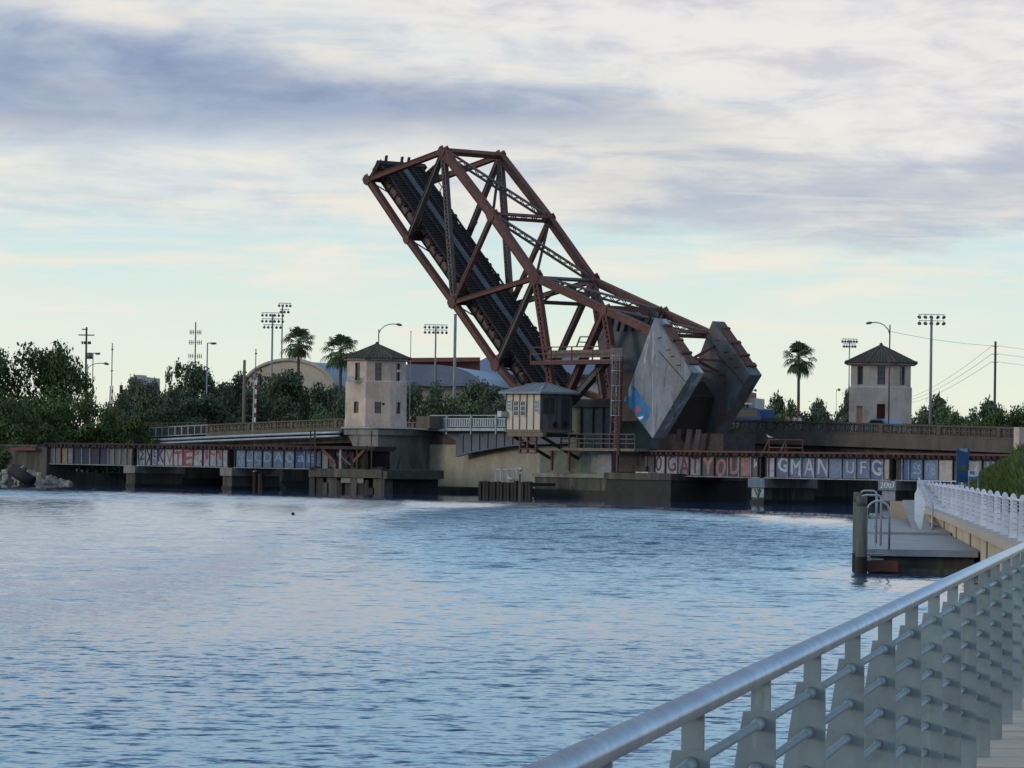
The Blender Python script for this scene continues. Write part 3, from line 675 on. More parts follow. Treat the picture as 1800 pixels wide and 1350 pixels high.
# right approach
sF, sH = S(1262, R0), S(1793, R0)
t = thing('road_bridge_approach', 'right road bridge approach with dark pierced parapet above the painted girders', 'road bridge', W(sF, R0, 0))
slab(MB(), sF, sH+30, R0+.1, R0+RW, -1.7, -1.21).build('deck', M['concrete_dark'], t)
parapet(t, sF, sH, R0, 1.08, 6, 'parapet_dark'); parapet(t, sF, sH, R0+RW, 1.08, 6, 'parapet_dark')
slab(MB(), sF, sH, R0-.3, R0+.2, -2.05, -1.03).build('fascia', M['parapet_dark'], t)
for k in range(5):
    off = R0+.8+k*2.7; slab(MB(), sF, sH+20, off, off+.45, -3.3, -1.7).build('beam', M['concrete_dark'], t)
MB().sbox(sH-.3, sH+.3, R0-.45, R0+.4, 1, ztop(sH)+.05).build('end_post', M['stucco'], t)
for px in (1420, 1640):
    s = S(px, R0+3, 800)
    t = thing('bridge_column', 'dark concrete column under the right approach '+('behind the white lettered girder' if px < 1500 else 'behind the dock ladders'), 'column', W(s, R0+3, 0))
    MB().sbox(s-.6, s+.6, R0+1.5, R0+10, .5, ztop(s)-3.31).build('shaft', M['concrete_dark'], t)
    MB().sbox(s-1.1, s+1.1, R0+1.2, R0+10.3, -1, .5).build('footing', M['concrete_wet'], t)
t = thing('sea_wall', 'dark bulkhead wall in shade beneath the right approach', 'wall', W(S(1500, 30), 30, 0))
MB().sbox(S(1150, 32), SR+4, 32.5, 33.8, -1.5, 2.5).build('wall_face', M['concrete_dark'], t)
# road surface sheet of both approaches
mb = MB()
for a, b in ((sA-40, sB), (sB, sD), (sD, sE), (sE, sH+60)):
    for i in range(6):
        p, q = a+(b-a)*i/6, a+(b-a)*(i+1)/6
        mb.add([W(p, R0+.3, ztop(p)-1.2), W(q, R0+.3, ztop(q)-1.2), W(q, R0+RW-.2, ztop(q)-1.2), W(p, R0+RW-.2, ztop(p)-1.2)], [(0, 1, 2, 3)])
struct('road', mb, M['asphalt'])
sv = S(1316, R0+8); car('dark blue van crossing the bridge beside the counterweights', sv, R0+8, ztop(sv)-1.2, 4.9, ZZ(1316, 718, R0+8)-ztop(sv)+1.2, 'blue_car', True, -1)
sv = S(1549, R0+3); car('pale blue car passing in front of the right tower', sv, R0+3, ztop(sv)-1.2, 4.4, max(1.3, ZZ(1549, 736.5, R0+3)-ztop(sv)+1.2), 'grey_car', False, -1)

# ------------------------------------------------------------------ bridge towers
def octo(c, r, z, yaw): return [V((c.x+r*math.cos(yaw+math.pi*k/4), c.y+r*math.sin(yaw+math.pi*k/4), z)) for k in range(8)]
def tower(label, pxc, off, py_base, py_ledge, py_eave, py_apex, wpx, roofpx, yaw, facets, base_drop=0.0):
    c = onp(pxc, py_base, off); ppm = F/c.y; zz = lambda py: HCAM+(horizon(pxc)-py)/ppm
    z0, z1, z2, z3 = zz(py_base)-base_drop, zz(py_ledge), zz(py_eave), zz(py_apex)
    r = wpx/ppm/2/.97; rr = roofpx/ppm/2/.97
    t = thing('bridge_tower', label, 'tower', V((c.x, c.y, z0)), 'bridge control towers')
    h = .35
    # wall with real window recesses: each facet built as strips around its openings
    wall = MB()
    def facet(k, ra, za, zb, holes):
        A, B = octo(c, ra, 0, yaw)[k], octo(c, ra, 0, yaw)[(k+1) % 8]; e = (B-A); L = e.length; e /= L
        xs = sorted(set([0, L]+[x for hh in holes for x in hh[:2]])); zs = sorted(set([za, zb]+[x for hh in holes for x in hh[2:4]]))
        P = lambda x, z: V((A.x+e.x*x, A.y+e.y*x, z))
        for i in range(len(xs)-1):
            for j in range(len(zs)-1):
                mx, mz = (xs[i]+xs[i+1])/2, (zs[j]+zs[j+1])/2
                if any(a < mx < b and p < mz < q for a, b, p, q, *_ in holes): continue
                wall.add([P(xs[i], zs[j]), P(xs[i+1], zs[j]), P(xs[i+1], zs[j+1]), P(xs[i], zs[j+1])], [(0, 1, 2, 3)])
        nrm = e.cross(Z)
        for a, b, p, q, kind in holes:
            D = -nrm*.18
            for u, v in (((a, p), (b, p)), ((b, p), (b, q)), ((b, q), (a, q)), ((a, q), (a, p))):
                wall.add([P(*u), P(*v), P(*v)+D, P(*u)+D], [(0, 1, 2, 3)])
            if kind.startswith('door'):
                MB().prism([P(a, p)+D*.9, P(b, p)+D*.9, P(b, q)+D*.9, P(a, q)+D*.9], D*.4).build('door', M['door_red' if kind == 'door_red' else 'door_tan'], t)
                continue
            fr = MB(); n = {'tall': 3, 'low': 2}[kind]
            fr.bar(P(a+.03, p)+D*.8, P(a+.03, q)+D*.8, .06, .05, e); fr.bar(P(b-.03, p)+D*.8, P(b-.03, q)+D*.8, .06, .05, e)
            for i in range(n+1): fr.bar(P(a+.06, p+(q-p)*i/n)+D*.8, P(b-.06, p+(q-p)*i/n)+D*.8, .05, .05, Z)
            f = fr.build('window', M['trim_dark'], t)
            g = MB(); g.add([P(a, p)+D*.95, P(b, p)+D*.95, P(b, q)+D*.95, P(a, q)+D*.95], [(0, 1, 2, 3)])
            subpart(g, 'pane', M['glass'], f, t)
            if kind == 'low' and rnd.random() < .6:
                b2 = MB(); b2.add([P(a+.08, p+.08)+D*.9, P(b-.08, p+.08)+D*.9, P(b-.08, p+(q-p)*.45)+D*.9, P(a+.08, p+(q-p)*.45)+D*.9], [(0, 1, 2, 3)])
                subpart(b2, 'boarded_pane', M['brick_fill'], f, t)
    L0 = (octo(c, r, 0, yaw)[1]-octo(c, r, 0, yaw)[0]).length
    for k in range(8):
        lo, up = facets.get(k, ([], []))
        facet(k, r, z0, z1, [(L0*.5-w/2+dx, L0*.5+w/2+dx, zz(pb) if pb else z0, zz(pt), kd) for w, dx, pb, pt, kd in lo])
        r2 = r-.12; L2 = L0*r2/r
        facet(k, r2, z1-.05, z2+.1, [(L2*.5-w/2+dx, L2*.5+w/2+dx, zz(pb), zz(pt), kd) for w, dx, pb, pt, kd in up])
    # sloping shoulder between the two stages
    a8, b8 = octo(c, r, z1, yaw), octo(c, r-.12, z1+.12, yaw)
    wall.add(a8+b8, [(k, (k+1) % 8, 8+(k+1) % 8, 8+k) for k in range(8)])
    w = wall.build('wall', M['stucco'], t)
    band = MB(); p8, q8 = octo(c, r+.05, z0, yaw), octo(c, r+.05, z0+.75, yaw); band.add(p8+q8, [(k, (k+1) % 8, 8+(k+1) % 8, 8+k) for k in range(8)]+[tuple(range(8, 16))])
    if base_drop == 0: band.build('plinth', M['stucco'], t)
    # roof: eave board, hipped tiles with ribs along the hips
    ev = MB(); e0, e1 = octo(c, rr-.05, z2-.02, yaw), octo(c, rr-.05, z2+.26, yaw)
    ev.add(e0+e1, [tuple(range(8))[::-1]]+[(k, (k+1) % 8, 8+(k+1) % 8, 8+k) for k in range(8)]); ev.build('eave', M['concrete'], t)
    rf = MB(); e2 = octo(c, rr, z2+.22, yaw); ap = V((c.x, c.y, z3)); rf.add(e2+[ap], [(k, (k+1) % 8, 8) for k in range(8)])
    for k in range(8):
        rf.tube(e2[k]+V((0, 0, .02)), ap, .11, .06, n=6)
        A, B = e2[k], e2[(k+1) % 8]
        for i in range(9):
            q = A.lerp(B, (i+.5)/9); j = 1-abs((i+.5)/9-.5)*2
            rf.tube(q+V((0, 0, .015)), q.lerp(ap, .88*j+.02)+V((0, 0, .01)), .075, .06, n=5)
            rf.ball(q, .1, .1, .1, n=6, m=4)
        rf.ball(A, .19, .19, .17, n=7, m=5)
    rf.ball(ap, .16, .16, .2, n=8, m=5)
    rf.build('roof', M['roof_tile'], t)
    return t, c, zz, ppm
U8 = {k: ([(.62, 0, 727, 707, 'low')], [(.62, 0, 670, 639, 'tall')]) for k in range(8)}
tl, cL, zzL, ppL = tower('pinkish octagonal bridge tower with brown tiled roof between parapet and low leaf', 660, 13.2, 751, 672, 634, 604, 110, 119, math.pi*1.5+R(6-22.5), U8)
D2 = {k: ([], [(.68, 0, 677, 645, 'tall')]) for k in range(8)}
D2[7] = ([(.78, .1, None, 715, 'door_tan')], D2[7][1]); D2[0] = ([(.72, 0, None, 711, 'door_red')], D2[0][1])
tr_, cR, zzR, ppR = tower('pinkish octagonal bridge tower with two doors beyond the right parapet', 1547, R0+RW+1.5, 740, 682, 642, 606, 114, 127, math.pi*1.5+R(-4-22.5), D2, base_drop=1.2)
# small fittings of the left tower
p = at(617, 666, cL.y-2.7); MB().box(p-V((.35, .25, .25)), p+V((.35, .3, .25))).build('air_conditioner', M['trim_pale'], tl)
p = at(674, 710, cL.y-3.25); MB().ball(p, .14, .2, .14).build('camera', M['black'], tl)
p = at(700, 652, cL.y-2.9); MB().box(p-V((.16, .12, .1)), p+V((.2, .12, .1))).build('camera', M['trim_pale'], tl)

# ------------------------------------------------------------------ raised bascule leaf
WT = 6.6
t = thing('bascule_bridge', 'raised rusty steel truss bridge leaf with two concrete counterweights', 'bascule bridge', onp(1010, 700, 3.3)*1.0)
near = {k: onp(a, b, 0) for k, (a, b) in dict(L0=(648, 316), U1=(780, 266), L1=(718, 421), L2=(798, 532), L3=(874, 642), L4=(906, 680), L5=(1000, 712),
    U2=(866, 379), U3=(942, 488), U4=(1064, 545), U5=(1150, 584), U6=(1190, 606), H=(972, 692), G=(996, 700), K=(1076, 624), K2=(1058, 700)).items()}
def P(k, far=0): return near[k]+N*(WT*far)
def ip(a, b): return N.cross((b-a).normalized())
def member(name, a, b, w, d, m='rust', laced=False, far=0, t_=.15):
    p, q = (P(a, far) if isinstance(a, str) else a), (P(b, far) if isinstance(b, str) else b)
    mb = MB()
    if laced: mb.laced(p, q, w, d, ip(p, q), t_)
    else:
        mb.bar(p, q, w, d, ip(p, q)); 
        e = (q-p).normalized(); a_ = ip(p, q)
        for k in (1, -1): mb.bar(p+e*.3+a_*(k*(w/2)), q-e*.3+a_*(k*(w/2)), .05, d+.16, a_)
    return mb.build(name, M[m], t)
for far in (0, 1):
    member('end_post', 'L0', 'U1', .42, .40, 'rust', far=far)
    for a, b in (('U1', 'U2'), ('U2', 'U3')): member('top_chord', a, b, .64, .46, 'rust', far=far)
    for a, b in (('U3', 'U4'), ('U4', 'U5'), ('U5', 'U6')): member('top_chord', a, b, .58, .46, 'rust', far=far)
    for a, b in (('L0', 'L1'), ('L1', 'L2'), ('L2', 'L3'), ('L3', 'L4'), ('L4', 'L5')): member('bottom_chord', a, b, .46, .42, 'rust', far=far)
    member('diagonal', 'U1', 'L1', .31, .36, 'steel_grey', far=far)
    member('post', 'U1', 'L2', .58, .40, 'steel_grey', True, far)
    member('diagonal', 'L2', 'U2', .40, .36, 'rust', True, far)
    member('strut', 'L2', 'U3', .36, .38, 'rust' if not far else 'steel_grey', far=far)
    member('diagonal', 'U3', 'L3', .36, .36, 'steel_grey', far=far)
    member('post', 'U3', 'H', .74, .44, 'rust', True, far, .24)
    member('diagonal', 'U4', 'G', .5, .46, 'rust', far=far)
    member('diagonal', 'U4', 'K', .66, .5, 'rust', True, far, .2)
    member('diagonal', 'K', 'L5', .5, .45, 'steel_grey', far=far)
    member('diagonal', 'G', 'K', .4, .4, 'steel_grey', far=far) if far else None
    member('diagonal', near['K']+Z*-.6+N*(WT*far)-U*1.8, near['K2']+N*(WT*far)+U*.2, .36, .4, 'steel_grey')
    for k, sz in (('L0', .95), ('U1', .95), ('U2', 1.05), ('U3', 1.25), ('U4', 1.0), ('L1', .8), ('L2', 1.05), ('L3', 1.1), ('H', .9), ('U5', .8)):
        g = MB(); c = P(k, far)
        nb = 7; pts = [c+(U*math.cos(2*math.pi*i/nb+.4)*1.0+Z*math.sin(2*math.pi*i/nb+.4))*sz*(.60 if i % 2 else .52) for i in range(nb)]
        for o in (-.31, .28): g.prism([q+N*o for q in pts], N*.03)
        g.build('gusset_plate', M['rust'], t)
# floor
e = (near['L3']-near['L0']).normalized(); nd = N.cross(e); nd = nd if nd.dot(U) > 0 else -nd
Lf = (near['L4']-near['L0']).length
def fl(x, f, h): return near['L0']+e*x+N*(WT*f)+nd*h
for f in (.2, .8):
    MB().bar(fl(-.5, f, .6), fl(Lf+1.2, f, .6), .95, .12, nd).build('stringer', M['stringer'], t)
    rb = MB(); fb = MB()
    for k in (.1, 1.08): fb.bar(fl(-.5, f, k), fl(Lf+1.2, f, k), .07, .4, nd)
    fb.build('stringer_flange', M['rust_dark'], t)
    for i in range(26):
        x = .6+i*Lf/25
        for o in (-.017, .017): rb.bar(fl(x, f+o, .14), fl(x, f+o, 1.04), .12, .1, e)
    rb.build('stringer_ribs', M['rust_dark'], t)
for f in (.36, .64): MB().bar(fl(-.4, f, .75), fl(Lf+1.4, f, .75), .75, .12, nd).build('stringer', M['rust_dark'], t)
tb = MB(); x = -.7
while x < Lf+1.6:
    j = rnd.uniform(-.06, .04); tb.bar(fl(x, .11+j*.6, 1.26), fl(x, .88+j, 1.26), .28, .26, nd); x += .36
tb.build('sleepers', M['deck_dark'], t)
MB().bar(fl(-.6, .52, 1.46), fl(Lf+1.5, .52, 1.46), .10, .62, nd).build('walkway_plank', M['plank'], t)
for f in (.36, .67, .14, .85): MB().bar(fl(-.6, f, 1.46), fl(Lf+1.5, f, 1.46), .15, .12, nd).build('rail' if f in (.36, .67) else 'guard_timber', M['rust_dark'], t)
for k in ('L0', 'L1', 'L2', 'L3'):
    x = (near[k]-near['L0']).dot(e)
    mb = MB(); mb.bar(fl(x, 0, .55), fl(x, 1, .55), 1.1, .3, nd); mb.bar(fl(x, 0, 1.1), fl(x, 1, 1.1), .08, .5, nd); mb.bar(fl(x, 0, .0), fl(x, 1, .0), .08, .5, nd)
    for f in (0.02, .90): mb.prism([fl(x-.1, f, 1.1), fl(x-.1, f+.10, 1.1), fl(x-.1, f+(0 if f < .5 else .10), 2.4)], e*.2)
    mb.build('floor_beam', M['rust_dark'], t)
ks = ['L0', 'L1', 'L2', 'L3', 'L4']
for a, b in zip(ks, ks[1:]):
    xa, xb = [(near[k]-near['L0']).dot(e) for k in (a, b)]
    for f0, f1 in ((0.02, .2), (.2, .8), (.8, .98)):
        MB().bar(fl(xa+.2+f0*(xb-xa), f0, .0), fl(xa+f1*(xb-xa), f1, .0), .12, .1).build('bottom_lateral', M['rust_dark'], t)
tip = MB(); tip.bar(fl(-.75, .1, .9), fl(-.75, .95, .9), .9, .3, nd)
for f in (.22, .5, .62): tip.bar(fl(-.5, f, 1.4), fl(-1.3, f+.05, 1.9), .25, .2, nd)
tip.bar(fl(-.7, .1, 1.45), fl(-.7, .95, 1.45), .3, .5, nd)
tip.build('tip_beam', M['rust_dark'], t)
hr = MB(); a = fl(.2, .93, 1.2)
for dx in (0, 1.2, 2.4):
    hr.bar(fl(.2+dx, .93, 1.2), fl(.2+dx, .93, 2.3), .06, .06)
for h in (1.75, 2.3): hr.bar(fl(.2, .93, h), fl(2.6, .93, h), .06, .06)
hr.build('hand_rail', M['rust'], t)
# cross members between the trusses
def cross(name, a, fa, b, fb, w, d, m='rust', laced=False):
    p, q = P(a, fa), P(b, fb); dd = (q-p).normalized(); p, q = p+dd*.25, q-dd*.25
    side = (near['U2']-near['U1']).cross(N).normalized(); ipl = dd.cross(side)
    mb = MB()
    if laced:
        dn = side
        mb.laced(p, q, w, d, side if laced == 1 else ipl, .11, w*1.05)
    else: mb.bar(p, q, w, d, side)
    return mb.build(name, M[m], t)
cross('top_strut', 'U1', 0, 'U1', 1, .46, .5)
cross('top_strut', 'U2', 0, 'U2', 1, .58, .4, 'rust', 1)
cross('top_strut', 'U3', 0, 'U3', 1, .22, .3, 'steel_grey')
cross('top_strut', 'U5', 0, 'U5', 1, .6, .4, 'rust', 1)
for a, b in (('U1', 'U2'), ('U2', 'U3'), ('U3', 'U4'), ('U4', 'U5')):
    cross('top_lateral', a, 0, b, 1, .56, .3, 'steel_grey', 1); cross('top_lateral', a, 1, b, 0, .20, .2, 'rust_dark')
for k in ('U3',):
    mb = MB()
    for f0, f1, h0, h1 in ((.03, .5, -2.3, -.3), (.97, .5, -2.3, -.3)):
        dwn = (near['H']-near['U3']).normalized(); mb.bar(P(k)+N*(WT*f0)-dwn*h0, P(k)+N*(WT*f1)-dwn*h1, .16, .16)
    mb.bar(P(k)+dwn*2.2, P(k)+dwn*2.2+N*WT, .3, .2, dwn); mb.build('sway_frame', M['rust_dark'], t)
pl = [P('U4')+N*.3-Z*.15, P('U4')+N*(WT-.3)-Z*.15]
MB().bar(pl[0], pl[1], 1.1, .25, Z).build('cross_girder', M['rust'], t)
# plate segments the leaf rolls on, and the machinery box between them
sg = [(1052, 585), (1075, 552), (1122, 549), (1150, 575), (1150, 640), (1118, 655), (1098, 664), (1075, 650), (1056, 640)]
for o, dx, rng in ((2.4, 0, range(1078, 1150, 13)), (5.0, 34, range(1112, 1150, 13))):
    pts = [onp(min(a+dx, 1150+dx*.2), b, o) for a, b in sg]; mb = MB(); mb.prism(pts, N*.12)
    mb.build('rolling_segment', M['plank'], t)
    rb = MB()
    for px in rng: rb.bar(onp(px, 556, o-.1), onp(px-6, 582, o-.1), .16, .2, U)
    rb.build('segment_ribs', M['rust_dark'], t)
p0, p1 = onp(1060, 652, 0), onp(1150, 740, 0)
MB().obox((p0+p1)/2+N*(WT*.5), U*2.6, N*2.2, Z*((p0.z-p1.z)/2)).build('machinery_box', M['girder'], t)
# counterweights
cwq = [(1150, 559), (1216, 655), (1147, 771), (1097, 703)]
cw0 = [onp(a, b, -.72) for a, b in cwq]
for far in (0, 1):
    o = N*(WT*far); pts = [p+o for p in cw0]
    mb = MB(); mb.prism(pts, N*1.45); cw = mb.build('counterweight', M['cw_grime' if far else 'cw_concrete'], t)
    bv = cw.modifiers.new('bevel', 'BEVEL'); bv.width = .06; bv.segments = 2
    cw['label'] = 'streaked grey concrete counterweight slab with a blue painted patch' if not far else 'dark grimy concrete counterweight slab farther back'
    ed = (pts[1]-pts[0]); L = ed.length; ed /= L; out = N.cross(ed); out = out if out.z > 0 else -out
    sb = MB()
    for x0, x1, d0, d1, h in ((.16, .40, .3, 1.25, .12), (.44, .66, .42, 1.3, .16), (.68, .80, .4, 1.28, .10), (.80, .86, .2, 1.36, .2), (.40, .44, .2, 1.36, .24), (.64, .67, .2, 1.36, .24), (.14, .17, .3, 1.3, .2)):
        c = pts[0]+ed*(L*(x0+x1)/2)+N*((d0+d1)/2)+out*(h/2+.004); sb.obox(c, ed*(L*(x1-x0)/2), N*((d1-d0)/2), out*(h/2))
    subpart(sb, 'steel_bracket', M['rust'], cw, t)
    cr = MB()
    k1, k2 = onp(1146, 612, -.72), onp(1207, 672, -.72)
    for qa, qb in (((1143, 600), (1206, 672)),):
        a_, b_ = onp(*qa, -.72)+o-N*.012, onp(*qb, -.72)+o-N*.012
        cr.bar(a_.lerp(b_, .25), b_, .07, .02, out)
    subpart(cr, 'crack', M['rust_dark'], cw, t)
    pins = MB()
    for x in (.28, .5, .62, .78):
        q = pts[0]+ed*(L*x)-out*.5-N*.02; pins.bar(q, q-out*.35-ed*.3, .07, .06)
    subpart(pins, 'bolts', M['rust_dark'], cw, t)
    if not far:
        bl = [(1108.8, 676.6), (1117.5, 681.4), (1127, 697.8), (1143.5, 719), (1140.6, 732.5), (1131, 747), (1098, 702.5), (1105, 698), (1112.6, 690)]
        gm = MB(); gm.prism([onp(a, b, -.732) for a, b in bl], N*.008); subpart(gm, 'graffiti', M['cyan'], cw, t)
        rm = MB(); rm.prism([onp(1121+5.2*math.cos(a)*(1+.25*math.sin(3*a)), 720+5.5*math.sin(a)*(1+.2*math.cos(4*a)), -.742) for a in [i*.4833 for i in range(13)]], N*.006); subpart(rm, 'graffiti', paint('p_pink', (206, 84, 96)), cw, t)
        wm = MB(); wm.prism([onp(a, b, -.742) for a, b in ((1121, 734), (1130, 731), (1130.5, 734.5), (1125, 738))], N*.006); subpart(wm, 'graffiti', M['white_paint'], cw, t)
lk = [onp(a, b, 0) for a, b in ((1128, 640), (1166, 696), (1150, 762), (1104, 706))]
MB().prism([p+N*.74 for p in lk], N*(WT-1.48)).build('counterweight_link', M['rust_dark'], t)
# braces that tie the counterweights together
ca = P('U5')+U*1.1-Z*.9; mbx = MB()
for (dx, dz), (ex, ez) in (((0, 0), (.6, -2.4)), ((.6, -2.4), (0, 0)), ((1.0, -1.2), (1.2, -1.4)), ((1.6, -3.1), (1.6, -3.1)), ((.3, -1.6), (1.4, -2.6))):
    mbx.bar(ca+U*dx+Z*dz+N*.3, ca+U*ex+Z*ez+N*(WT-.5), .2, .18)
mbx.build('counterweight_brace', M['rust'], t)

# ------------------------------------------------------------------ pivot pier, hut, gantry
zpx = lambda py, off, px=1000: ZZ(px, py, off)
s0 = S(941, -1.2)
t = thing('pivot_pier', 'stained concrete pivot pier under the raised leaf', 'bridge pier', W(s0, -1, 0))
zt_ = zpx(831, -1.2, 940)
MB().sbox(s0, S(1068, -1.2), -1.2, 8, -1.5, zt_-.35).build('shaft', M['concrete_dark'], t)
MB().sbox(s0-.15, S(1068, -1.2)+.1, -1.35, 8.1, zt_-.348, zt_).build('cap', M['concrete'], t)
MB().sbox(s0-.05, S(1068, -1.2), -1.28, 8, -1.4, .75).build('wet_base', M['concrete_wet'], t)
MB().sbox(S(946, 0), S(1060, 0), .2, 7, zt_+.002, zpx(792, 0)).build('upper_block', M['patina'], t)
for a, b, c in ((1000, 1012, (128, 118, 84)), (1018, 1030, (92, 108, 104)), (1034, 1052, (140, 140, 136)), (952, 966, (124, 116, 104)), (1070, 1092, (150, 154, 160))):
    MB().sbox(S(a, 0), S(b, 0), .185, .197, zt_+.1, zpx(794 if a < 1060 else 800, 0)).build('paint_panel', paint('p_pv%d' % a, c), t) if a < 1060 else None
MB().sbox(S(1054, -.2), S(1078, -.2), -.4, 5, zt_-.02, zpx(793, -.2, 1060)).build('pale_block', paint('p_pale', (150, 152, 156)), t)
s1 = S(1066, -1.6)
t = thing('bridge_pier', 'massive dark stained concrete pier under the first lettered girder', 'bridge pier', W(s1, -1, 0))
MB().sbox(s1, S(1180, -1.6), -1.6, 7, -1.5, 1.75).build('shaft', M['concrete_wet'], t)
MB().sbox(s1-.12, S(1180, -1.6)+.1, -1.75, 7.1, 1.752, ZB-.07+.25).build('cap', M['concrete_dark'], t)
MB().sbox(S(1108, -1.6), S(1130, -1.6), -1.0, .6, 2.31, 2.40).build('white_plank', M['trim_pale'], t)
# dark plate work behind the ladder at track level
t = thing('machinery_house', 'grey green machinery housing with graffiti between hut and counterweight', 'machinery housing', W(S(1010, 3), 3, 4))
z0, z1 = zpx(788, 3, 1050), zpx(716, 3, 1050)
MB().sbox(S(1000, 2.6), S(1092, 2.6), 2.6, 7.5, z0, z1).build('wall', M['patina'], t)
MB().prism([W(S(998, 2.5), 2.4, z1+.003), W(S(1094, 2.5), 2.4, z1+.003), W(S(1070, 2.5), 2.4, z1+.7), W(S(1015, 2.5), 2.4, z1+.7)], N*5.3).build('roof', M['steel_grey'], t)
for a, b, z_, c in ((1026, 1042, .3, (126, 138, 128)), (1044, 1060, .2, (118, 128, 124)), (1062, 1082, .1, (92, 112, 130)), (1012, 1020, .3, (150, 130, 90))):
    MB().sbox(S(a, 2.6), S(b, 2.6), 2.585, 2.596, z0+.6+z_, z1-.25).build('paint_panel', paint('p_mh%d' % a, c), t)
for a in (1022, 1043, 1061, 1084): MB().sbox(S(a, 2.6)-.08, S(a, 2.6)+.08, 2.48, 2.58, z0, z1).build('stiffener', M['rust_dark'], t)
# lower bearing frame beside the pivot
t = thing('bearing_frame', 'dark steel bearing frame at track level below the counterweights', 'steel frame', W(S(1150, 1), 1, ZT))
MB().sbox(S(1060, 0), S(1142, 0), .1, 6.5, ZT-.9, ZT+.45).build('floor_plate', M['girder'], t)
for px in (1188, 1206, 1222): MB().bar(W(S(px, 1.5), 1.5, ZT+.4), W(S(px+6, 1.5), 1.5, ZT+2.2), .4, .3).build('support_post', paint('p_bf', (116, 92, 92)), t)
MB().sbox(S(1150, 2), S(1265, 2), 2.4, 6, ZT+.5, ZT+1.9).build('plate_wall', M['girder'], t)
MB().sbox(S(1092, 0), S(1140, 0), -.25, 4.5, ZB+.25, ZT-.9).build('side_plate', M['girder'], t)

# operator's hut
HO = -4.4
sA_, sB_ = S(890, HO, 720), S(951, HO, 720); zf, ze = ZZ(920, 755, HO), ZZ(920, 691, HO)
corner = W(sB_, HO, 0)
# depth of the right face so that its far edge falls at px 1005
dep = next(d/20 for d in range(20, 140) if (lambda q: (CX+F*((q-CAM).dot(_r))/((q-CAM).dot(_f))))(W(sB_, HO+d/20, 5)) > 1004)
t = thing('operator_hut', 'small cream panelled hut with grey hipped metal roof on the pivot pier', 'hut', W(sA_, HO, zf))
MB().sbox(sA_, sB_-.06, HO, HO+dep, zf, ze).build('wall', M['hut_panel'], t); MB().sbox(sB_-.058, sB_, HO+.002, HO+dep, zf, ze).build('side_wall', M['hut_side_shade'], t)
bt = MB()
for px in (890.5, 902, 914, 926.5, 938.5, 950.5): s_ = S(px, HO, 720); bt.sbox(s_-.055, s_+.055, HO-.05, HO-.003, zf, ze)
for k in range(5): o_ = HO+dep*(k+.02)/4.1; bt.sbox(sB_+.003, sB_+.05, o_, o_+.10, zf, ze)
bt.build('battens', paint('p_bt', (104, 96, 88)), t)
MB().sbox(sA_-.12, sB_+.12, HO-.14, HO+dep+.1, zf-.22, zf-.003).build('sill_beam', M['wood'], t)
def hut_window(px0, px1, py0, py1, g='glass', n=3):
    a, b = S(px0, HO, 720), S(px1, HO, 720); p, q = ZZ(920, py1, HO), ZZ(920, py0, HO)
    fr = MB()
    for x in (a, b): fr.sbox(x-.04, x+.04, HO-.07, HO-.004, p, q)
    for i in range(n+1): zz_ = p+(q-p)*i/n; fr.sbox(a+.04, b-.04, HO-.065, HO-.004, zz_-.035, zz_+.035)
    f = fr.build('window', M['trim_pale'], t); subpart(MB().sbox(a, b, HO-.03, HO-.002, p, q), 'pane', M[g], f, t)
hut_window(892, 900, 704, 721, 'glass_pale'); hut_window(904, 912.5, 705, 731); hut_window(916, 924.5, 705, 731); hut_window(941, 949, 704, 725, 'glass_pale')
for o0, o1, z0_, z1_ in ((.3, 1.45, .45, .86),):
    a, b = HO+o0, HO+o1; p, q = zf+(ze-zf)*z0_, zf+(ze-zf)*z1_
    f = MB()
    for z_ in (p, (p+q)/2, q): f.sbox(sB_+.004, sB_+.06, a, b, z_-.04, z_+.04)
    for o_ in (a, b): f.sbox(sB_+.003, sB_+.058, o_-.04, o_+.04, p-.04, q+.04)
    f = f.build('window', M['trim_dark'], t); subpart(MB().sbox(sB_+.002, sB_+.03, a, b, p, q), 'pane', M['glass'], f, t)
MB().sbox(sB_+.003, sB_+.055, HO+dep*.66, HO+dep*.93, zf+.1, zf+(ze-zf)*.86).build('door', M['trim_dark'], t)
for k in range(2):
    mb = MB(); n = 9; c0 = HO+dep*(.45 if k == 0 else .76); cz = zf+(.42 if k == 0 else .5)
    mb.prism([W(sB_+.056, c0+.28*math.cos(2*math.pi*i/n)*rnd.uniform(.6, 1.2), cz+.3*math.sin(2*math.pi*i/n)*rnd.uniform(.6, 1.3)) for i in range(n)], U*.006); mb.build('graffiti', M['black'], t)
MB().sbox(S(886, HO, 720), S(893, HO, 720), HO-.75, HO-.06, ZZ(890, 733, HO), ZZ(890, 723, HO)).build('air_conditioner', M['trim_pale'], t)
ov = .5; zr = ZZ(925, 673, HO+1.8)
rf = MB(); a, b, c, d = W(sA_-ov, HO-ov, ze-.05), W(sB_+ov, HO-ov, ze-.05), W(sB_+ov, HO+dep+ov, ze-.05), W(sA_-ov, HO+dep+ov, ze-.05)
r1, r2 = W(sA_+1.7, HO+dep/2, zr), W(sB_-1.5, HO+dep/2, zr)
e0 = Z*.14
rf.add([a, b, c, d, a+e0, b+e0, c+e0, d+e0, r1, r2], [(3, 2, 1, 0), (0, 1, 5, 4), (1, 2, 6, 5), (2, 3, 7, 6), (3, 0, 4, 7), (4, 5, 9, 8), (5, 6, 9), (6, 7, 8, 9), (7, 4, 8)])
for k in range(1, 9):
    q = (a+e0).lerp(b+e0, k/9); w_ = min(k/9, 1-k/9)*9; x = r1.lerp(r2, min(1, max(0, (k/9*(b-a).length-2.2)/max(.1, (r2-r1).length)))); rf.bar(q+Z*.02, q.lerp(x, min(1, w_/2.6))+Z*.02, .05, .06, Z)
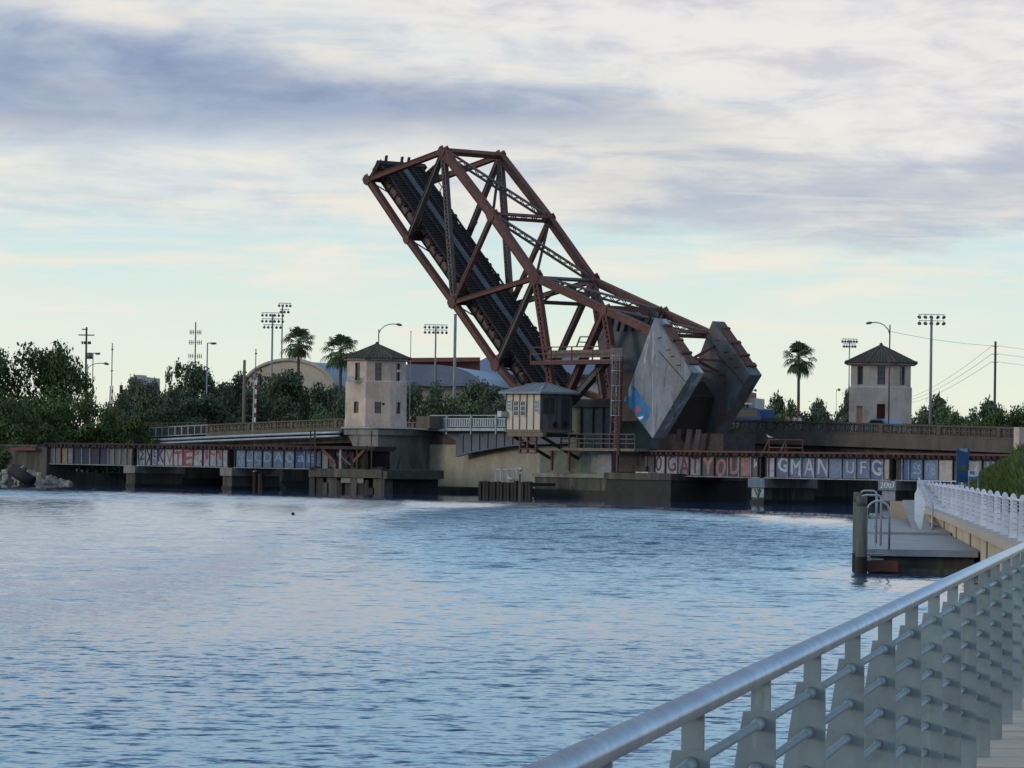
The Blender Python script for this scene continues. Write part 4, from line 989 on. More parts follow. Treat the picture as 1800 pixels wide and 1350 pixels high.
for k in range(1, 6):
    q = (b+e0).lerp(c+e0, k/6); w_ = min(k/6, 1-k/6)*2; rf.bar(q+Z*.02, q.lerp(r2, w_*.95)+Z*.02, .05, .06, Z)
for q in (a, b, c, d): rf.bar(q+e0, r1 if q in (a, d) else r2, .09, .12, Z)
rf.build('roof', M['roof_metal'], t)
# supports below the hut
fr = MB()
for px in (912, 925, 940): fr.sbox(S(px, HO, 760)-.08, S(px, HO, 760)+.08, HO+.1, HO+.26, ZZ(920, 796, HO), zf-.22)
for py in (766, 776, 789, 796): fr.sbox(S(911, HO, 760), S(941, HO, 760), HO+.05, HO+.2, ZZ(920, py, HO)-.05, ZZ(920, py, HO)+.05)
fr.build('hanging_ladder', M['rust'], t)
MB().sbox(S(894, HO, 760), S(957, HO, 760), HO-.2, HO+.2, zf-.6, zf-.24).build('bearer', M['wood'], t)
br = MB()
for s_ in (sA_+.5, sB_-.4):
    br.bar(W(s_, HO+.2, zf-.45), W(s_, .3, zf-.45), .3, .25); br.bar(W(s_, HO+.5, zf-.6), W(s_, .2, zf-2.4), .22, .22)
br.build('bracket', M['rust_dark'], t)
# walkway gallery with handrails, level with the track
t = thing('walkway_gallery', 'rusty railed gallery running from the hut to the ladder tower', 'gallery', W(S(985, -2), -2, ZT))
sa, sb = S(985, -2.0), S(1115, -2.0); zg = zpx(788, -2.0, 1050)
MB().sbox(sa, sb, -2.0, -.4, zg-.22, zg).build('floor', M['wood'], t)
hr = MB()
zc = zpx(763, -2.0, 1050)
for k in range(10): s_ = sa+(sb-sa)*k/9; hr.sbox(s_-.045, s_+.045, -2.0, -1.9, zg+.002, zc)
for z_ in (zc, zg+(zc-zg)*.66, zg+(zc-zg)*.36): hr.sbox(sa, sb, -2.04, -1.97, z_-.045, z_+.045)
hr.build('hand_rail', M['steel_grey'], t)
for px in (970, 1000, 1085): MB().sbox(S(px, -1.7)-.09, S(px, -1.7)+.09, -1.75, -1.57, zpx(828, -1.7, 1000), zg-.22).build('leg', M['rust'], t)
MB().sbox(S(965, -1.8), S(1002, -1.8), -1.85, -1.7, zpx(828, -1.8, 980)-.06, zpx(828, -1.8, 980)+.06).build('brace', M['wood'], t)
# signal gantry and ladder
t = thing('service_gantry', 'rusty overhead gantry with caged ladder in front of the truss', 'gantry', W(S(1083, -1.6), -1.6, ZT))
go = -1.6; ga, gb = S(932, go, 620), S(1078, go, 620); zz1, zz2, zz3, zz4 = [ZZ(1010, py, go) for py in (609.5, 622, 628, 637)]
MB().sbox(ga, gb, go, go+1.2, zz4-.16, zz4+.16).build('floor', M['rust'], t)
MB().sbox(ga+1.8, gb, go+.5, go+.8, zz2-.3, zz2+.35).build('beam', paint('p_gb', (140, 116, 106)), t)
MB().sbox(ga+1.6, gb, go+.3, go+.45, zz3-.5, zz3-.2).build('beam', paint('p_gb', (140, 116, 106)), t)
hr = MB()
for k in range(5): s_ = ga+(gb-ga)*k/4; hr.sbox(s_-.05, s_+.05, go, go+.1, zz4+.16, zz1+.05)
for z_ in (zz1, (zz1+zz4)/2+.1): hr.sbox(ga, gb, go-.03, go+.04, z_-.045, z_+.045)
for s_ in (ga,): hr.sbox(s_-.04, s_+.04, go, go+1.2, zz1-.05, zz1+.04)
hr.build('hand_rail', M['rust'], t)
lg = MB()
a0, a1 = onp(1081, 628, go+.3), onp(1073, 795, go+.3); b0, b1 = onp(1092, 628, go+.3), onp(1089, 795, go+.3)
for p, q in ((a0, a1), (b0, b1)): MB().bar(p, q, .2, .25, U).build('leg', M['rust'], t)
mb = MB(); n = 15
for i in range(n):
    p, q = a0.lerp(a1, i/n), b0.lerp(b1, (i+1)/n)
    if i % 2: p, q = b0.lerp(b1, i/n), a0.lerp(a1, (i+1)/n)
    mb.bar(p, q, .1, .08)
mb.build('lacing', M['rust'], t)
ld = MB(); l0, l1 = onp(1086, 622, go-.3), onp(1083, 792, go-.3)
for k in (-.22, .22): ld.bar(l0+U*k, l1+U*k, .06, .06)
for i in range(40): q = l0.lerp(l1, i/40); ld.bar(q-U*.22, q+U*.22, .035, .035)
ld.build('ladder', paint('p_ld', (150, 138, 128)), t)
cg = MB()
for i in range(5):
    q = l0.lerp(l1, .02+i*.155)+U*.1; pts = [q+U*(.5*math.cos(a))-N*(.05+.62*math.sin(a)) for a in [math.pi*k/8 for k in range(9)]]
    cg.path(pts, .028, 5)
for k in (1, 3, 4, 5, 7):
    a = math.pi*k/8; o_ = U*(.1+.5*math.cos(a))-N*(.05+.62*math.sin(a)); cg.bar(l0.lerp(l1, .02)+o_, l0.lerp(l1, .64)+o_, .03, .03)
cg.build('ladder_cage', M['galv'], t)
MB().bar(onp(1086.5, 640, go-.5), onp(1086.5, 800, go-.5), .2, .2).build('pipe', M['rust'], t)
MB().box(onp(1083, 623, go)-V((.5, .3, .55)), onp(1083, 623, go)+V((.5, .3, .55))).build('control_box', paint('p_cb', (156, 132, 122)), t)
mb = MB()
for a, b in (((1013, 610), (1020, 592)), ((1020, 592), (1040, 592)), ((1016, 601), (1036, 602)), ((1040, 592), (1050, 566))): mb.bar(onp(*a, 1.5), onp(*b, 1.5), .1, .1)
mb.build('access_rail', M['steel_grey'], t)

# ------------------------------------------------------------------ rest pier at the far end of the raised span
o = -1.2; q = lambda px: S(px, o)
zc1, zc0 = ZZ(600, 824, o), ZZ(600, 839, o)
t = thing('rest_pier', 'derelict concrete rest pier with rusty frame in front of the left tower pier', 'bridge pier', W(q(543), o, 0))
MB().sbox(q(543), q(672), o, 6, zc0, zc1).build('cap', M['concrete_dark'], t)
MB().sbox(q(560), q(668), o+1.6, 5.6, -1.5, zc0-.002).build('shaft', M['concrete_wet'], t)
for px, w, d0, zt__ in ((546, .45, .2, 0), (556, .6, .35, 0), (569, .35, .15, -.5), (579, .8, .3, 0), (594, .4, .2, -.3), (606, .7, .5, -.1), (620, .5, .12, 0), (634, .8, .3, -.2), (648, .4, .2, -.9), (659, .7, .35, 0), (669, .4, .15, 0)):
    MB().obox(W(q(px), o+d0+.5, (zc0+zt__-1.5)/2), (U+N*rnd.uniform(-.06, .06))*w, N*.5, Z*((zc0+zt__+1.5)/2-.004)).build('broken_pile', M[rnd.choice(['concrete_wet', 'wood_dark', 'concrete_dark'])], t)
MB().sbox(q(598), q(637), o+.15, o+.24, .9, zc0-.05).build('paint_panel', paint('p_rp', (138, 122, 116)), t)
MB().sbox(q(672)+.002, q(679), o+.1, 5, zc0-.05, zc1-.15).build('side_block', paint('p_rs', (96, 84, 62)), t)
mb = MB()
for i in range(16):
    px = rnd.uniform(548, 670); mb.ball(W(q(px), o+rnd.uniform(.2, 2), zc1+.02), rnd.uniform(.15, .5), rnd.uniform(.15, .4), rnd.uniform(.1, .3), 7, 5)
mb.build('rubble', M['rust_dark'], t)
fr = []
for a, b, w, m in (((568, 790), (590, 813), .34, 'rust'), ((590, 813), (590, 824), .4, 'rust'), ((622, 812), (643, 789), .3, 'rust'), ((594, 797), (618, 818), .16, 'steel_grey'), ((618, 796), (596, 820), .14, 'rust_dark')):
    MB().bar(onp(*a, o+.5), onp(*b, o+.5), w, w*.8, U).build('brace', M[m], t)
for px in (592, 621): MB().sbox(q(px)-.16, q(px)+.16, o+.4, o+.7, zc1, ZZ(px, 789, o)).build('post', M['girder_edge' if px < 600 else 'rust_dark'], t)
MB().sbox(q(532), q(657), o+.2, o+2.6, ZZ(600, 787, o)-.14, ZZ(600, 787, o)+.16).build('platform', M['rust_dark'], t)
MB().sbox(q(590)+.6, q(621)-.2, o+1.6, o+1.75, zc1, ZZ(600, 789, o)-.15).build('back_plate', M['black'], t)
for px, y0, y1, m in ((553.5, 756, 826, 'rust'), (546, 757, 826, 'rust_dark'), (653, 757, 824, 'rust'), (645, 783, 826, 'rust_dark')):
    MB().bar(onp(px, y1, o-.1), onp(px, y0, o-.1), .11 if px != 553.5 else .15, .11).build('pole', M[m], t)
# timber piles beside the blue girder
for px, w in ((448, .5), (459, .7)):
    p = onp(px, 858, .6); p.z = 0
    t = thing('mooring_pile', 'dark rotting timber pile standing under the blue girder, '+('the thin one with a pale top' if px == 448 else 'the thick one'), 'pile', p, 'rotting piles under the girders')
    MB().tube(p-Z*1.2, p+Z*(1.75 if px == 448 else 1.5), w/2, w/2*.85, 9).build('shaft', M['wood_dark'], t)
    MB().ball(p+Z*(1.75 if px == 448 else 1.5), w*.45, w*.45, .12, 8, 5).build('top', M['trim_pale' if px == 448 else 'wood_dark'], t)
# fender in mid channel
fo = -5.5; q = lambda px: S(px, fo)
t = thing('timber_fender', 'dark slatted timber fender standing in the channel below the hut', 'fender', W(q(845), fo, 0))
zf_ = ZZ(890, 846, fo)
for i in range(15):
    px = 848+i*6.2; s_ = q(px); MB().obox(W(s_, fo-.12+.06*(i % 2), zf_*.5-.6), U*.16, N*.14, Z*(zf_*.5+.55+rnd.uniform(-.15, .1))).build('fender_pile', M['wood_dark'], t)
for z_ in (.35, zf_-.25): MB().sbox(q(845), q(938), fo+.03, fo+.28, z_-.16, z_+.16).build('wale', M['wood_dark'], t)
MB().sbox(q(846), q(936), fo+.285, fo+2.6, zf_-.35, zf_-.1).build('deck', M['wood_dark'], t)
for i, px in enumerate((862, 874, 886, 899)):
    mb = MB(); w = .34; b = W(q(px), fo+.9, zf_-.1); h = .95 if i < 3 else 1.05
    mb.path([b-U*w, b-U*w+Z*h, b-U*(w-.1)+Z*(h+.12), b+U*(w-.1)+Z*(h+.12), b+U*w+Z*h, b+U*w], .05, 6); mb.build('metal_hoop', M['galv'], t)
mb = MB(); mb.bar(W(q(918), fo-.2, -.8), W(q(918), fo-.2, ZZ(918, 833, fo)), .22, .2); mb.build('post', M['wood'], t)
def gull(label, p, yaw, s=1.0, m='bird'):
    t = thing('gull', label, 'bird', p); rt = Matrix.Rotation(yaw, 3, 'Z'); v = lambda x, y, z: p+rt @ (V((x, y, z))*s)
    b = MB(); b.path([v(-.30, 0, .15), v(-.20, 0, .18), v(-.05, 0, .22), v(.08, 0, .25), v(.14, 0, .31), v(.17, 0, .38), v(.21, 0, .405), v(.245, 0, .40)], lambda k: s*(.018, .05, .088, .085, .055, .042, .044, .02)[min(7, int(k*7+.5))], 9)
    b.build('body', M[m], t, True)
    MB().path([v(.235, 0, .40), v(.30, 0, .385), v(.33, 0, .37)], lambda k: s*(.016-.011*k), 6).build('beak', paint('p_beak', (206, 160, 70)), t)
    for y in (-.075, .075): MB().ball(v(-.1, y, .21), .19*s, .022*s, .06*s, 8, 6, rt @ Matrix.Rotation(.12, 3, 'Y')).build('wing', paint('p_wing', (150, 154, 162)), t)
    for y in (-.03, .03): MB().tube(v(0, y, 0), v(0, y, .15), .009*s, n=5).build('leg', paint('p_beak', (206, 160, 70)), t)
gull('white gull perched on the timber fender deck beside the metal hoops', W(q(890), fo+.5, zf_-.1), 2.6, 1.3)
gull('pale gull perched on top of the fender post', W(q(918), fo-.2, ZZ(918, 833, fo)), 1.2, 1.3)
p = W(S(1352, 1.3), 1.3, ZT+.48); gull('white gull standing on the track right of the counterweights', p+Z*.95, 2.8, .95)
# red trestles on the track
for px in (1366, 1396):
    s_ = S(px, -.2); t = thing('track_trestle', 'rusty trestle barrier standing on the track, '+('the left one under the gull' if px < 1380 else 'the right one without a bird'), 'barrier', W(s_, -.2, ZT+.45), 'rusty trestles on the track')
    for k in (-.95, .95): MB().bar(W(s_+k, -.2, ZT+.3), W(s_+k, -.2, ZT+1.45), .10, .10).build('leg', M['rust'], t)
    MB().bar(W(s_-1.7, -.2, ZT+.3), W(s_-.95, -.2, ZT+1.4), .09, .09).build('prop', M['rust'], t)
    for h in (.78, 1.43): MB().bar(W(s_-.95, -.2, ZT+h), W(s_+.95, -.2, ZT+h), .08, .1).build('rail', M['steel_grey' if h < 1 and px < 1380 else 'rust'], t)
MB().bar(W(S(1346, 1.3), 1.2, ZT+1.40), W(S(1362, 1.3), 1.2, ZT+1.40), .05, .2).build('gull_perch', M['rust'], bpy.data.objects['track_trestle'])
# rocks on the left bank
def rock_mesh(seed, r):
    rr = random.Random(seed); mb = MB(); n, m = 8, 6; mb.ball((0, 0, 0), r, r*.8, r*.62, n, m)
    k = [V((rr.uniform(-1, 1), rr.uniform(-1, 1), rr.uniform(-1, 1))).normalized() for _ in range(7)]; h = [rr.uniform(.45, .9)*r for _ in k]
    for i, v in enumerate(mb.v):
        for a, b in zip(k, h):
            d = v.dot(a)
            if d > b*.8: v = v-a*(d-b*.8)
        mb.v[i] = v
    return mb
protos = []
for i in range(5):
    o = rock_mesh(i, 1.0).build('boulder', M['rock']); protos.append(o)
n = 0; D0 = onp(60, 850, -1).y
def bank_top(px): return 821 if px < 45 else 821+(px-45)*.42
ROCKL = {0: 'pale angular boulder in the riprap heap below the left abutment'}
while n < 90:
    px = rnd.uniform(-14, 122); py = rnd.uniform(bank_top(px), 853)
    f = (853-py)/35; p = at(px, py, D0-2+f*5.5); sz = rnd.uniform(.28, .7)*(1.1 if rnd.random() < .2 else 1)
    o = protos[n % 5] if n < 5 else dup(protos[n % 5]); o.location = p; o.scale = (sz, sz*rnd.uniform(.8, 1.2), sz*rnd.uniform(.7, 1.1)); o.rotation_euler = (rnd.uniform(0, 6), rnd.uniform(0, 6), rnd.uniform(0, 6))
    tag(o, 'pale angular boulder in the riprap heap below the left abutment', 'rock', 'riprap boulders on the left bank'); n += 1
mb = MB()
pts = [at(a, b, D0+c) for a, b, c in ((-40, 826, 6), (46, 828, 6), (90, 842, 4), (118, 858, 2), (118, 866, 1), (-40, 866, 0))]
mb.prism([V((p.x, p.y, p.z-.25)) for p in pts], V((0, 6, 0))); struct('bank_earth', mb, M['concrete_dark'])
a, b = at(20, 824, D0-2.6), at(57, 848, D0-3.4)
t = tag(MB().tube(a, b, .62, n=14, caps=True).build('drain_pipe', M['concrete_wet'], None, True), 'dark round drain pipe lying down the rock pile', 'pipe')
p = at(515, 903, 1); p = onz(515, 905, 0); pr = p.y/F
t = thing('buoy', 'small dark round buoy floating alone on the water', 'buoy', p)
MB().ball(p+Z*1.6*pr, 3.2*pr, 3.2*pr, 2.7*pr, 12, 8).build('float', M['black'], t, True); MB().tube(p+Z*3.6*pr, p+Z*5.4*pr, .6*pr, n=6).build('eye', M['black'], t)

# ------------------------------------------------------------------ poles, lights, signals behind the bridge
def mast(name, label, cat, px, py0, py1, D, wpx, m='pole_grey', group=None, taper=.75):
    a = at(px, py1, D); b = at(px+(py1-py0)*math.tan(ROLL)*1.0, py0, D); b.x = a.x; b.y = a.y
    a = V((a.x, a.y, min(a.z, 1.2) if D > 300 else a.z))
    t = thing(name, label, cat, a, group); r = wpx*D/F/2
    MB().tube(a, b, r, r*taper, 10).build('pole', M[m], t, True)
    return t, a, b, D/F
def flood(name_label, px, py0, py1, D, wpx, rows, dx, dy, m='lamp_metal', lsz=4.2, sh=0, cols=None, group='stadium floodlight masts'):
    t, a, b, u = mast('floodlight_mast', name_label, 'floodlight', px, py0, py1, D, wpx, 'pole_grey', group)
    for r_, n in enumerate(rows):
        z = b.z-(dy*r_+2)*u; x0 = b.x-dx*(n-1)/2*u+sh*u
        MB().bar(V((x0-2*u, b.y-.1, z+4*u)), V((x0+dx*(n-1)*u+2*u, b.y-.1, z+4*u)), 1.1*u, 1.1*u).build('crossarm', M['lamp_metal'], t)
        for i in range(n):
            c = V((x0+dx*i*u, b.y-.5*u, z)); k = -1 if i < n/2 else 1
            d = V((.35*k if r_ != len(rows)-1 else .2*k, -.75, -.55)).normalized()
            h = MB(); h.tube(c-d*1.6*u, c-d*.9*u, 1.2*u, 1.5*u, 10); h.tube(c-d*.9*u, c+d*1.6*u, 1.7*u, lsz*.62*u, 12, True); h.bar(c-d*.9*u, c-d*.9*u+Z*4*u, .6*u, .5*u)
            l = h.build('floodlight', M[m], t, True)
            g = MB(); g.tube(c+d*1.62*u, c+d*1.75*u, lsz*.55*u, lsz*.5*u, 12); subpart(g, 'lens', M['glass_pale'], l, t)
flood('floodlight mast with three lamp rows, left of the leftmost palm', 477, 552, 690, 620, 4.2, (6, 6, 5), 7.0, 10.5)
flood('tallest floodlight mast with clustered lamp rows beside the leftmost palm', 494, 535, 690, 700, 3.0, (4, 3), 6.2, 11, sh=4)
flood('floodlight mast with two lamp rows between left tower and raised leaf', 764.5, 573, 680, 600, 3.6, (6, 6), 7.4, 9.0)
flood('large floodlight mast with two lamp rows right of the right tower', 1635, 555, 742, 460, 6.0, (5, 5), 10.5, 11, lsz=6, m='galv')
flood('small distant floodlight mast rising behind the left side of the right tower roof', 1492, 598, 700, 760, 2.4, (6, 5), 4.8, 8.5, lsz=4, m='galv')
t, a, b, u = mast('steel_pole', 'thick bare grey steel pole beside the raised leaf lower chord', 'pole', 798.5, 553, 682, 560, 5.4, taper=.95)
MB().tube(b, b+Z*1.2*u, 3.2*u, n=10).build('cap', M['pole_grey'], t)
t, a, b, u = mast('flag_pole', 'thin bare pole rising just right of the left tower roof', 'pole', 721.5, 583, 640, 420, 1.6)
MB().ball(b, 1.3*u, 1.3*u, 1.3*u, 8, 6).build('finial', M['pole_grey'], t)
t, a, b, u = mast('timber_post', 'tall bare timber post behind the left parapet', 'post', 428, 634, 742, 404, 6.2, 'wood', taper=.8)
MB().tube(b, b+Z*.08, 2.6*u, 1.5*u, 10).build('cap', M['wood'], t)
# utility pole with transformer
t, a, b, u = mast('utility_pole', 'utility pole with crossarms and transformer behind the big left trees', 'utility pole', 150, 575, 700, 440, 4.4, 'pole_dark')
for dy, w, x in ((14, 14, 0), (4, 5, -3)): MB().bar(b-Z*dy*u+V((x-w, 0, 0))*u, b-Z*dy*u+V((x+w, 0, 0))*u, 2*u, 1.6*u).build('crossarm', M['pole_dark'], t)
for x in (-7, -3, 4, 7): MB().tube(b+V((x*u, -.05, -30*u)), b+V((x*u, -.05, -25*u)), 1.5*u, n=8).build('insulator', M['pole_dark'], t)
MB().bar(b+V((-8*u, 0, -28*u)), b+V((8*u, 0, -28*u)), 1*u, 1*u).build('crossarm', M['pole_dark'], t)
MB().tube(b+V((7*u, -.3, -56*u)), b+V((7*u, -.3, -45*u)), 5*u, n=12).build('transformer', M['lamp_metal'], t, True)
def cobra(label, px, py0, py1, D, wpx, reach, rise, m='pole_grey', head=5, box=False, top=0, group='street lamps'):
    t, a, b, u = mast('street_lamp', label, 'street lamp', px, py0, py1, D, wpx, m, group)
    k = 1 if reach > 0 else -1; s0 = b-Z*top*u
    if box: pts = [s0, s0+V((reach*u, 0, 0))]
    else: pts = [s0+V((reach*x, 0, rise*y))*u for x, y in ((0, -.7), (.1, 0), (.3, .6), (.55, .92), (.8, 1), (1, .93))]
    MB().path(pts, max(.05, .8*u), 6).build('arm', M['galv' if not box else m], t, True)
    c = pts[-1]+V((k*head*.5*u, 0, -.4*u))
    h = MB()
    if box: h.obox(c, V((head*.75*u, 0, 0)), V((0, head*.4*u, 0)), Z*1.6*u)
    else: h.path([c-V((k*head*.9*u, 0, -.6*u)), c-V((k*head*.3*u, 0, -.5*u)), c+V((k*head*.3*u, 0, -.3*u)), c+V((k*head*.9*u, 0, -1.0*u))], lambda q: u*(.9+1.7*math.sin(min(1, q*1.1)*math.pi*.85)), 8)
    l = h.build('lamp_head', M['lamp_metal'], t, True)
    g = MB(); g.ball(c-Z*1.3*u, head*.5*u, head*.3*u, 1.1*u, 10, 6); subpart(g, 'lens', M['lens'], l, t)
cobra('street lamp with curved arm standing behind the left tower roof', 665, 579, 640, 385, 2.6, 32, 10, 'pole_dark', 6)
cobra('street lamp with curved arm standing in front of the right tower', 1562, 571, 742, R0+W(S(1562, R0), R0, 0).y-12, 3.2, -33, 12, 'pole_dark', 6.5, top=8)
cobra('box headed street lamp above the dark trees left of the timber post', 362, 603, 760, 452, 3.0, 7, 0, 'pole_grey', 7, True)
cobra('box headed street lamp beside the utility pole transformer', 163, 621, 660, 436, 2.2, 5, 0, 'pole_grey', 6, True)
cobra('street lamp with short curved arm below the transformer', 153, 640, 700, 430, 2.2, 30, 6, 'pole_grey', 5, top=4)
cobra('tiny distant street lamp above the right treeline behind the van', 1322, 687, 715, 640, 1.2, 4, 1.5, 'pole_grey', 2.6)
cobra('tiny distant street lamp left of the right tower above the trees', 1470, 686, 712, 680, 1.1, 3, 1.5, 'pole_grey', 2.6)
# barrier arms raised
for px, y0, ym, y1, D, lab in ((446, 613, 668, 742, 400, 'raised red and white barrier arm beside the tall timber post'), (193.5, 603, 678, 735, 418, 'raised red and white barrier arm among the left shrubs')):
    a = at(px, y1, D); b = at(px+1, ym, D); c = at(px+1.5, y0, D); b.x = c.x = a.x+.1; u = D/F
    t = thing('barrier_arm', lab, 'road barrier', a, 'raised road barriers')
    MB().bar(a-Z*1.4-V((2*u, 0, 0)), b-V((2*u, 0, 0)), 2.2*u, 2*u, V((1, 0, 0))).build('mast', M['trim_pale'], t)
    n = 9
    for i in range(n):
        p, q_ = a.lerp(b, i/n), a.lerp(b, (i+1)/n)
        MB().bar(p+V((1.6*u, 0, 0)), q_+V((1.6*u, 0, 0)), 3.2*u, 1.4*u, V((1, 0, 0))).build('arm_stripe', M['red' if i % 2 else 'white_paint'], t)
    MB().bar(b, c, 1.7*u, 1.2*u, V((1, 0, 0))).build('arm_tip', M['pole_grey'], t)
    for f in (.35, .85): MB().box(b.lerp(c, f)-V((1.6*u, .1, 1*u)), b.lerp(c, f)+V((2.2*u, .1, 1*u))).build('warning_lamp', M['red'], t)
# cell tower
t, a, b, u = mast('cell_tower', 'telecom monopole with three antenna rings above the dark trees', 'cell tower', 342, 566, 690, 760, 2.8, 'pole_dark')
for dy, w in ((18, 9.5), (36, 10.5), (60, 11)):
    MB().bar(b+V((-w*u, 0, -dy*u)), b+V((w*u, 0, -dy*u)), .8*u, .8*u).build('antenna_frame', M['pole_grey'], t)
    for x in (-w, -w*.7, -w*.4, w*.4, w*.7, w): MB().bar(b+V((x*u, -1*u, -(dy+4)*u)), b+V((x*u, -1*u, -(dy-4)*u)), 1.3*u, 1*u, V((1, 0, 0))).build('antenna', M['lamp_metal'], t)
# transmission pole and wires at the right
t, a, b, u = mast('utility_pole', 'tall dark transmission pole at far right carrying sagging wires', 'utility pole', 1748, 600, 745, 520, 5.2, 'pole_dark', taper=.8)
arms = []
for dy in (10, 24, 38):
    for k in (-1, 1):
        e_ = b+V((k*6*u, 0, -dy*u+2*u)); MB().bar(b-Z*dy*u, e_, 1*u, 1*u).build('insulator', M['pole_grey'], t); arms.append((k, e_))
wb = MB()
def wire(p, q_, sag, r=.018):
    wb.path([p.lerp(q_, i/14)-Z*sag*4*(i/14)*(1-i/14) for i in range(15)], r, 4)
for k, e_ in arms:
    if k > 0: wire(e_, e_+V((40, -60, -2)), 1.5)
    else: wire(e_, at(1560, 700+(e_.z-b.z)*-2.2, 1300), 2.5, .03)
wire(b-Z*8*u, at(1562, 582, 395), .25)
tag(wb.build('power_lines', M['pole_grey']), 'thin sagging power lines meeting at the far right transmission pole', 'power lines')
# small signals above the dark trees
for px in (213, 265):
    D = 430; p = at(px, 684, D); u = D/F
    t = thing('traffic_light', 'black traffic light hanging in front of the dark trees, '+('left one near the barrier arm' if px < 230 else 'right one'), 'traffic light', p-Z*8*u, 'hanging traffic lights')
    MB().box(p-V((2.6*u, .2, 7*u)), p+V((2.6*u, .2, 7*u))).build('housing', M['black'], t)
    for k in (-1, 0, 1): MB().tube(p+V((0, -.2, k*4.3*u)), p+V((0, -.42, k*4.3*u)), 1.5*u, n=8).build('lens', M['car_glass'], t)
    MB().bar(p+Z*7*u, p+Z*12*u, .04, .04).build('hanger', M['black'], t)

# ------------------------------------------------------------------ buildings behind
def vault(label, px0, px1, py_spring, py_top, D, depth, yaw, wall_m, roof_m, zw=None, face=True, xlen=None):
    a, b = at(px0, py_spring, D), at(px1, py_spring, D); top = at((px0+px1)/2, py_top, D).z
    c = (a+b)/2; w = (b-a).length; rt = Matrix.Rotation(yaw, 3, 'Z'); zs = c.z
    ex, ey = rt @ V((1, 0, 0)), rt @ V((0, 1, 0)); c0 = V((c.x, c.y, 0)); wv = w/abs(ex.x)
    t = thing('hall', label, 'building', V((c.x, c.y, 1.2)))
    arc = [(-wv/2*math.cos(math.pi*k/20), zs+(top-zs)*math.sin(math.pi*k/20)) for k in range(21)]
    pts = [c0+ex*x+Z*z for x, z in arc]
    mb = MB(); mb.prism([c0-ex*(wv/2)+Z*1.2]+pts+[c0+ex*(wv/2)+Z*1.2], ey*.4); mb.build('end_wall', M[wall_m], t)
    mb = MB(); p2 = [p+ey*.4 for p in pts]; p3 = [p+ey*depth for p in pts]
    mb.add(p2+p3, [(k, k+1, 22+k, 21+k) for k in range(20)]); mb.build('roof', M[roof_m], t, True)
    rim = MB(); rim.path([c0+ex*(x*1.02)+Z*(z+.15)-ey*.1 for x, z in arc], .32, 6); rim.build('roof_edge', M['hall_wall'], t, True)
    mb = MB()
    for k in (-1, 1): mb.prism([c0+ex*(k*wv/2)+Z*1.2, c0+ex*(k*wv/2)+Z*zs, c0+ex*(k*wv/2)+Z*zs+ey*depth, c0+ex*(k*wv/2)+Z*1.2+ey*depth], ex*.3)
    mb.build('side_wall', M[wall_m], t)
    return t, c0, ex, ey, wv, zs, top
vault('cream arched hall end with blue grey vaulted roof behind the leftmost palm', 425, 590, 690, 634, 640, 90, R(-24), 'hall_wall', 'roof_blue')
# blue grey low vault with its brick end wall
a, b = at(700, 640, 600), at(845, 674, 600)
t = thing('hall', 'low curved blue grey roof building right of the left tower', 'building', V((a.x, 600, 1.2)))
prof = [(690, 641), (740, 640.5), (775, 641.5), (800, 645), (822, 653), (840, 664), (847, 676)]
f = [at(x, y, 600) for x, y in prof]; bk = [p+V((10, 60, 0)) for p in f]
mb = MB(); base = [at(690, 676, 600), at(847, 676, 600)]
mb.prism(f+[base[1], base[0]], V((8, 50, 0))); mb.build('roof', M['roof_blue'], t)
MB().prism([at(700, 675.5, 601), at(844, 675.5, 601), at(844, 760, 601), at(700, 760, 601)], V((7, 46, 0))).build('wall', M['hall_wall'], t)
MB().bar(at(700, 676, 599.6), at(849, 676, 599.6), .45, .5).build('gutter', M['roof_blue'], t)
t = thing('brick_block', 'red brick block rising behind the low curved roof', 'building', V((at(790, 650, 690).x, 690, 1.2)))
MB().prism([at(716, 634, 690), at(843, 633, 690), at(843, 760, 690), at(716, 760, 690)], V((5, 30, 0))).build('wall', M['brick'], t)
MB().bar(at(715, 633, 689), at(844, 632, 689), .7, 3).build('coping', M['brick'], t)
t = thing('warehouse', 'pale blue roofed hall seen through the base of the raised leaf', 'building', V((at(930, 650, 640).x, 640, 1.2)))
pr = [(844, 660), (844, 634), (858, 627), (880, 622), (905, 619), (950, 621), (1000, 626), (1045, 634), (1100, 642), (1100, 660)]
MB().prism([at(x, y, 640) for x, y in pr], V((5, 50, 0))).build('roof', M['roof_blue_pale'], t)
MB().prism([at(845, 660.5, 641), at(1105, 660.5, 641), at(1105, 760, 641), at(845, 760, 641)], V((5, 50, 0))).build('wall', M['block'], t)
for k in range(9): MB().prism([at(868+k*26, 668, 640.6), at(880+k*26, 668, 640.6), at(880+k*26, 674, 640.6), at(868+k*26, 674, 640.6)], V((0, .5, 0))).build('window', M['glass'], t)
MB().bar(at(845, 661, 640), at(1105, 661, 640), .5, 1.2).build('gutter', M['trim_dark'], t)
t = thing('apartment_block', 'small tan block just above the dark trees at left', 'building', V((at(240, 665, 900).x, 900, 1.2)))
MB().prism([at(228, 662, 900), at(252, 662, 900), at(252, 750, 900), at(228, 750, 900)], V((2, 20, 0))).build('wall', M['block'], t)
for k in range(4): MB().bar(at(229, 667+k*5, 899.6), at(251, 667+k*5, 899.6), .28, .3).build('window_band', M['glass'], t)
MB().prism([at(236, 662, 904), at(246, 662, 904), at(246, 659, 904), at(236, 659, 904)], V((1, 6, 0))).build('roof_box', M['block'], t)
t = thing('brick_building', 'small brick building with white band peeping out right of the counterweights', 'building', V((at(1306, 700, 560).x, 560, 1.2)))
MB().prism([at(1285, 688, 560), at(1315.5, 688, 560), at(1315.5, 760, 560), at(1285, 760, 560)], V((2, 14, 0))).build('wall', M['brick'], t)
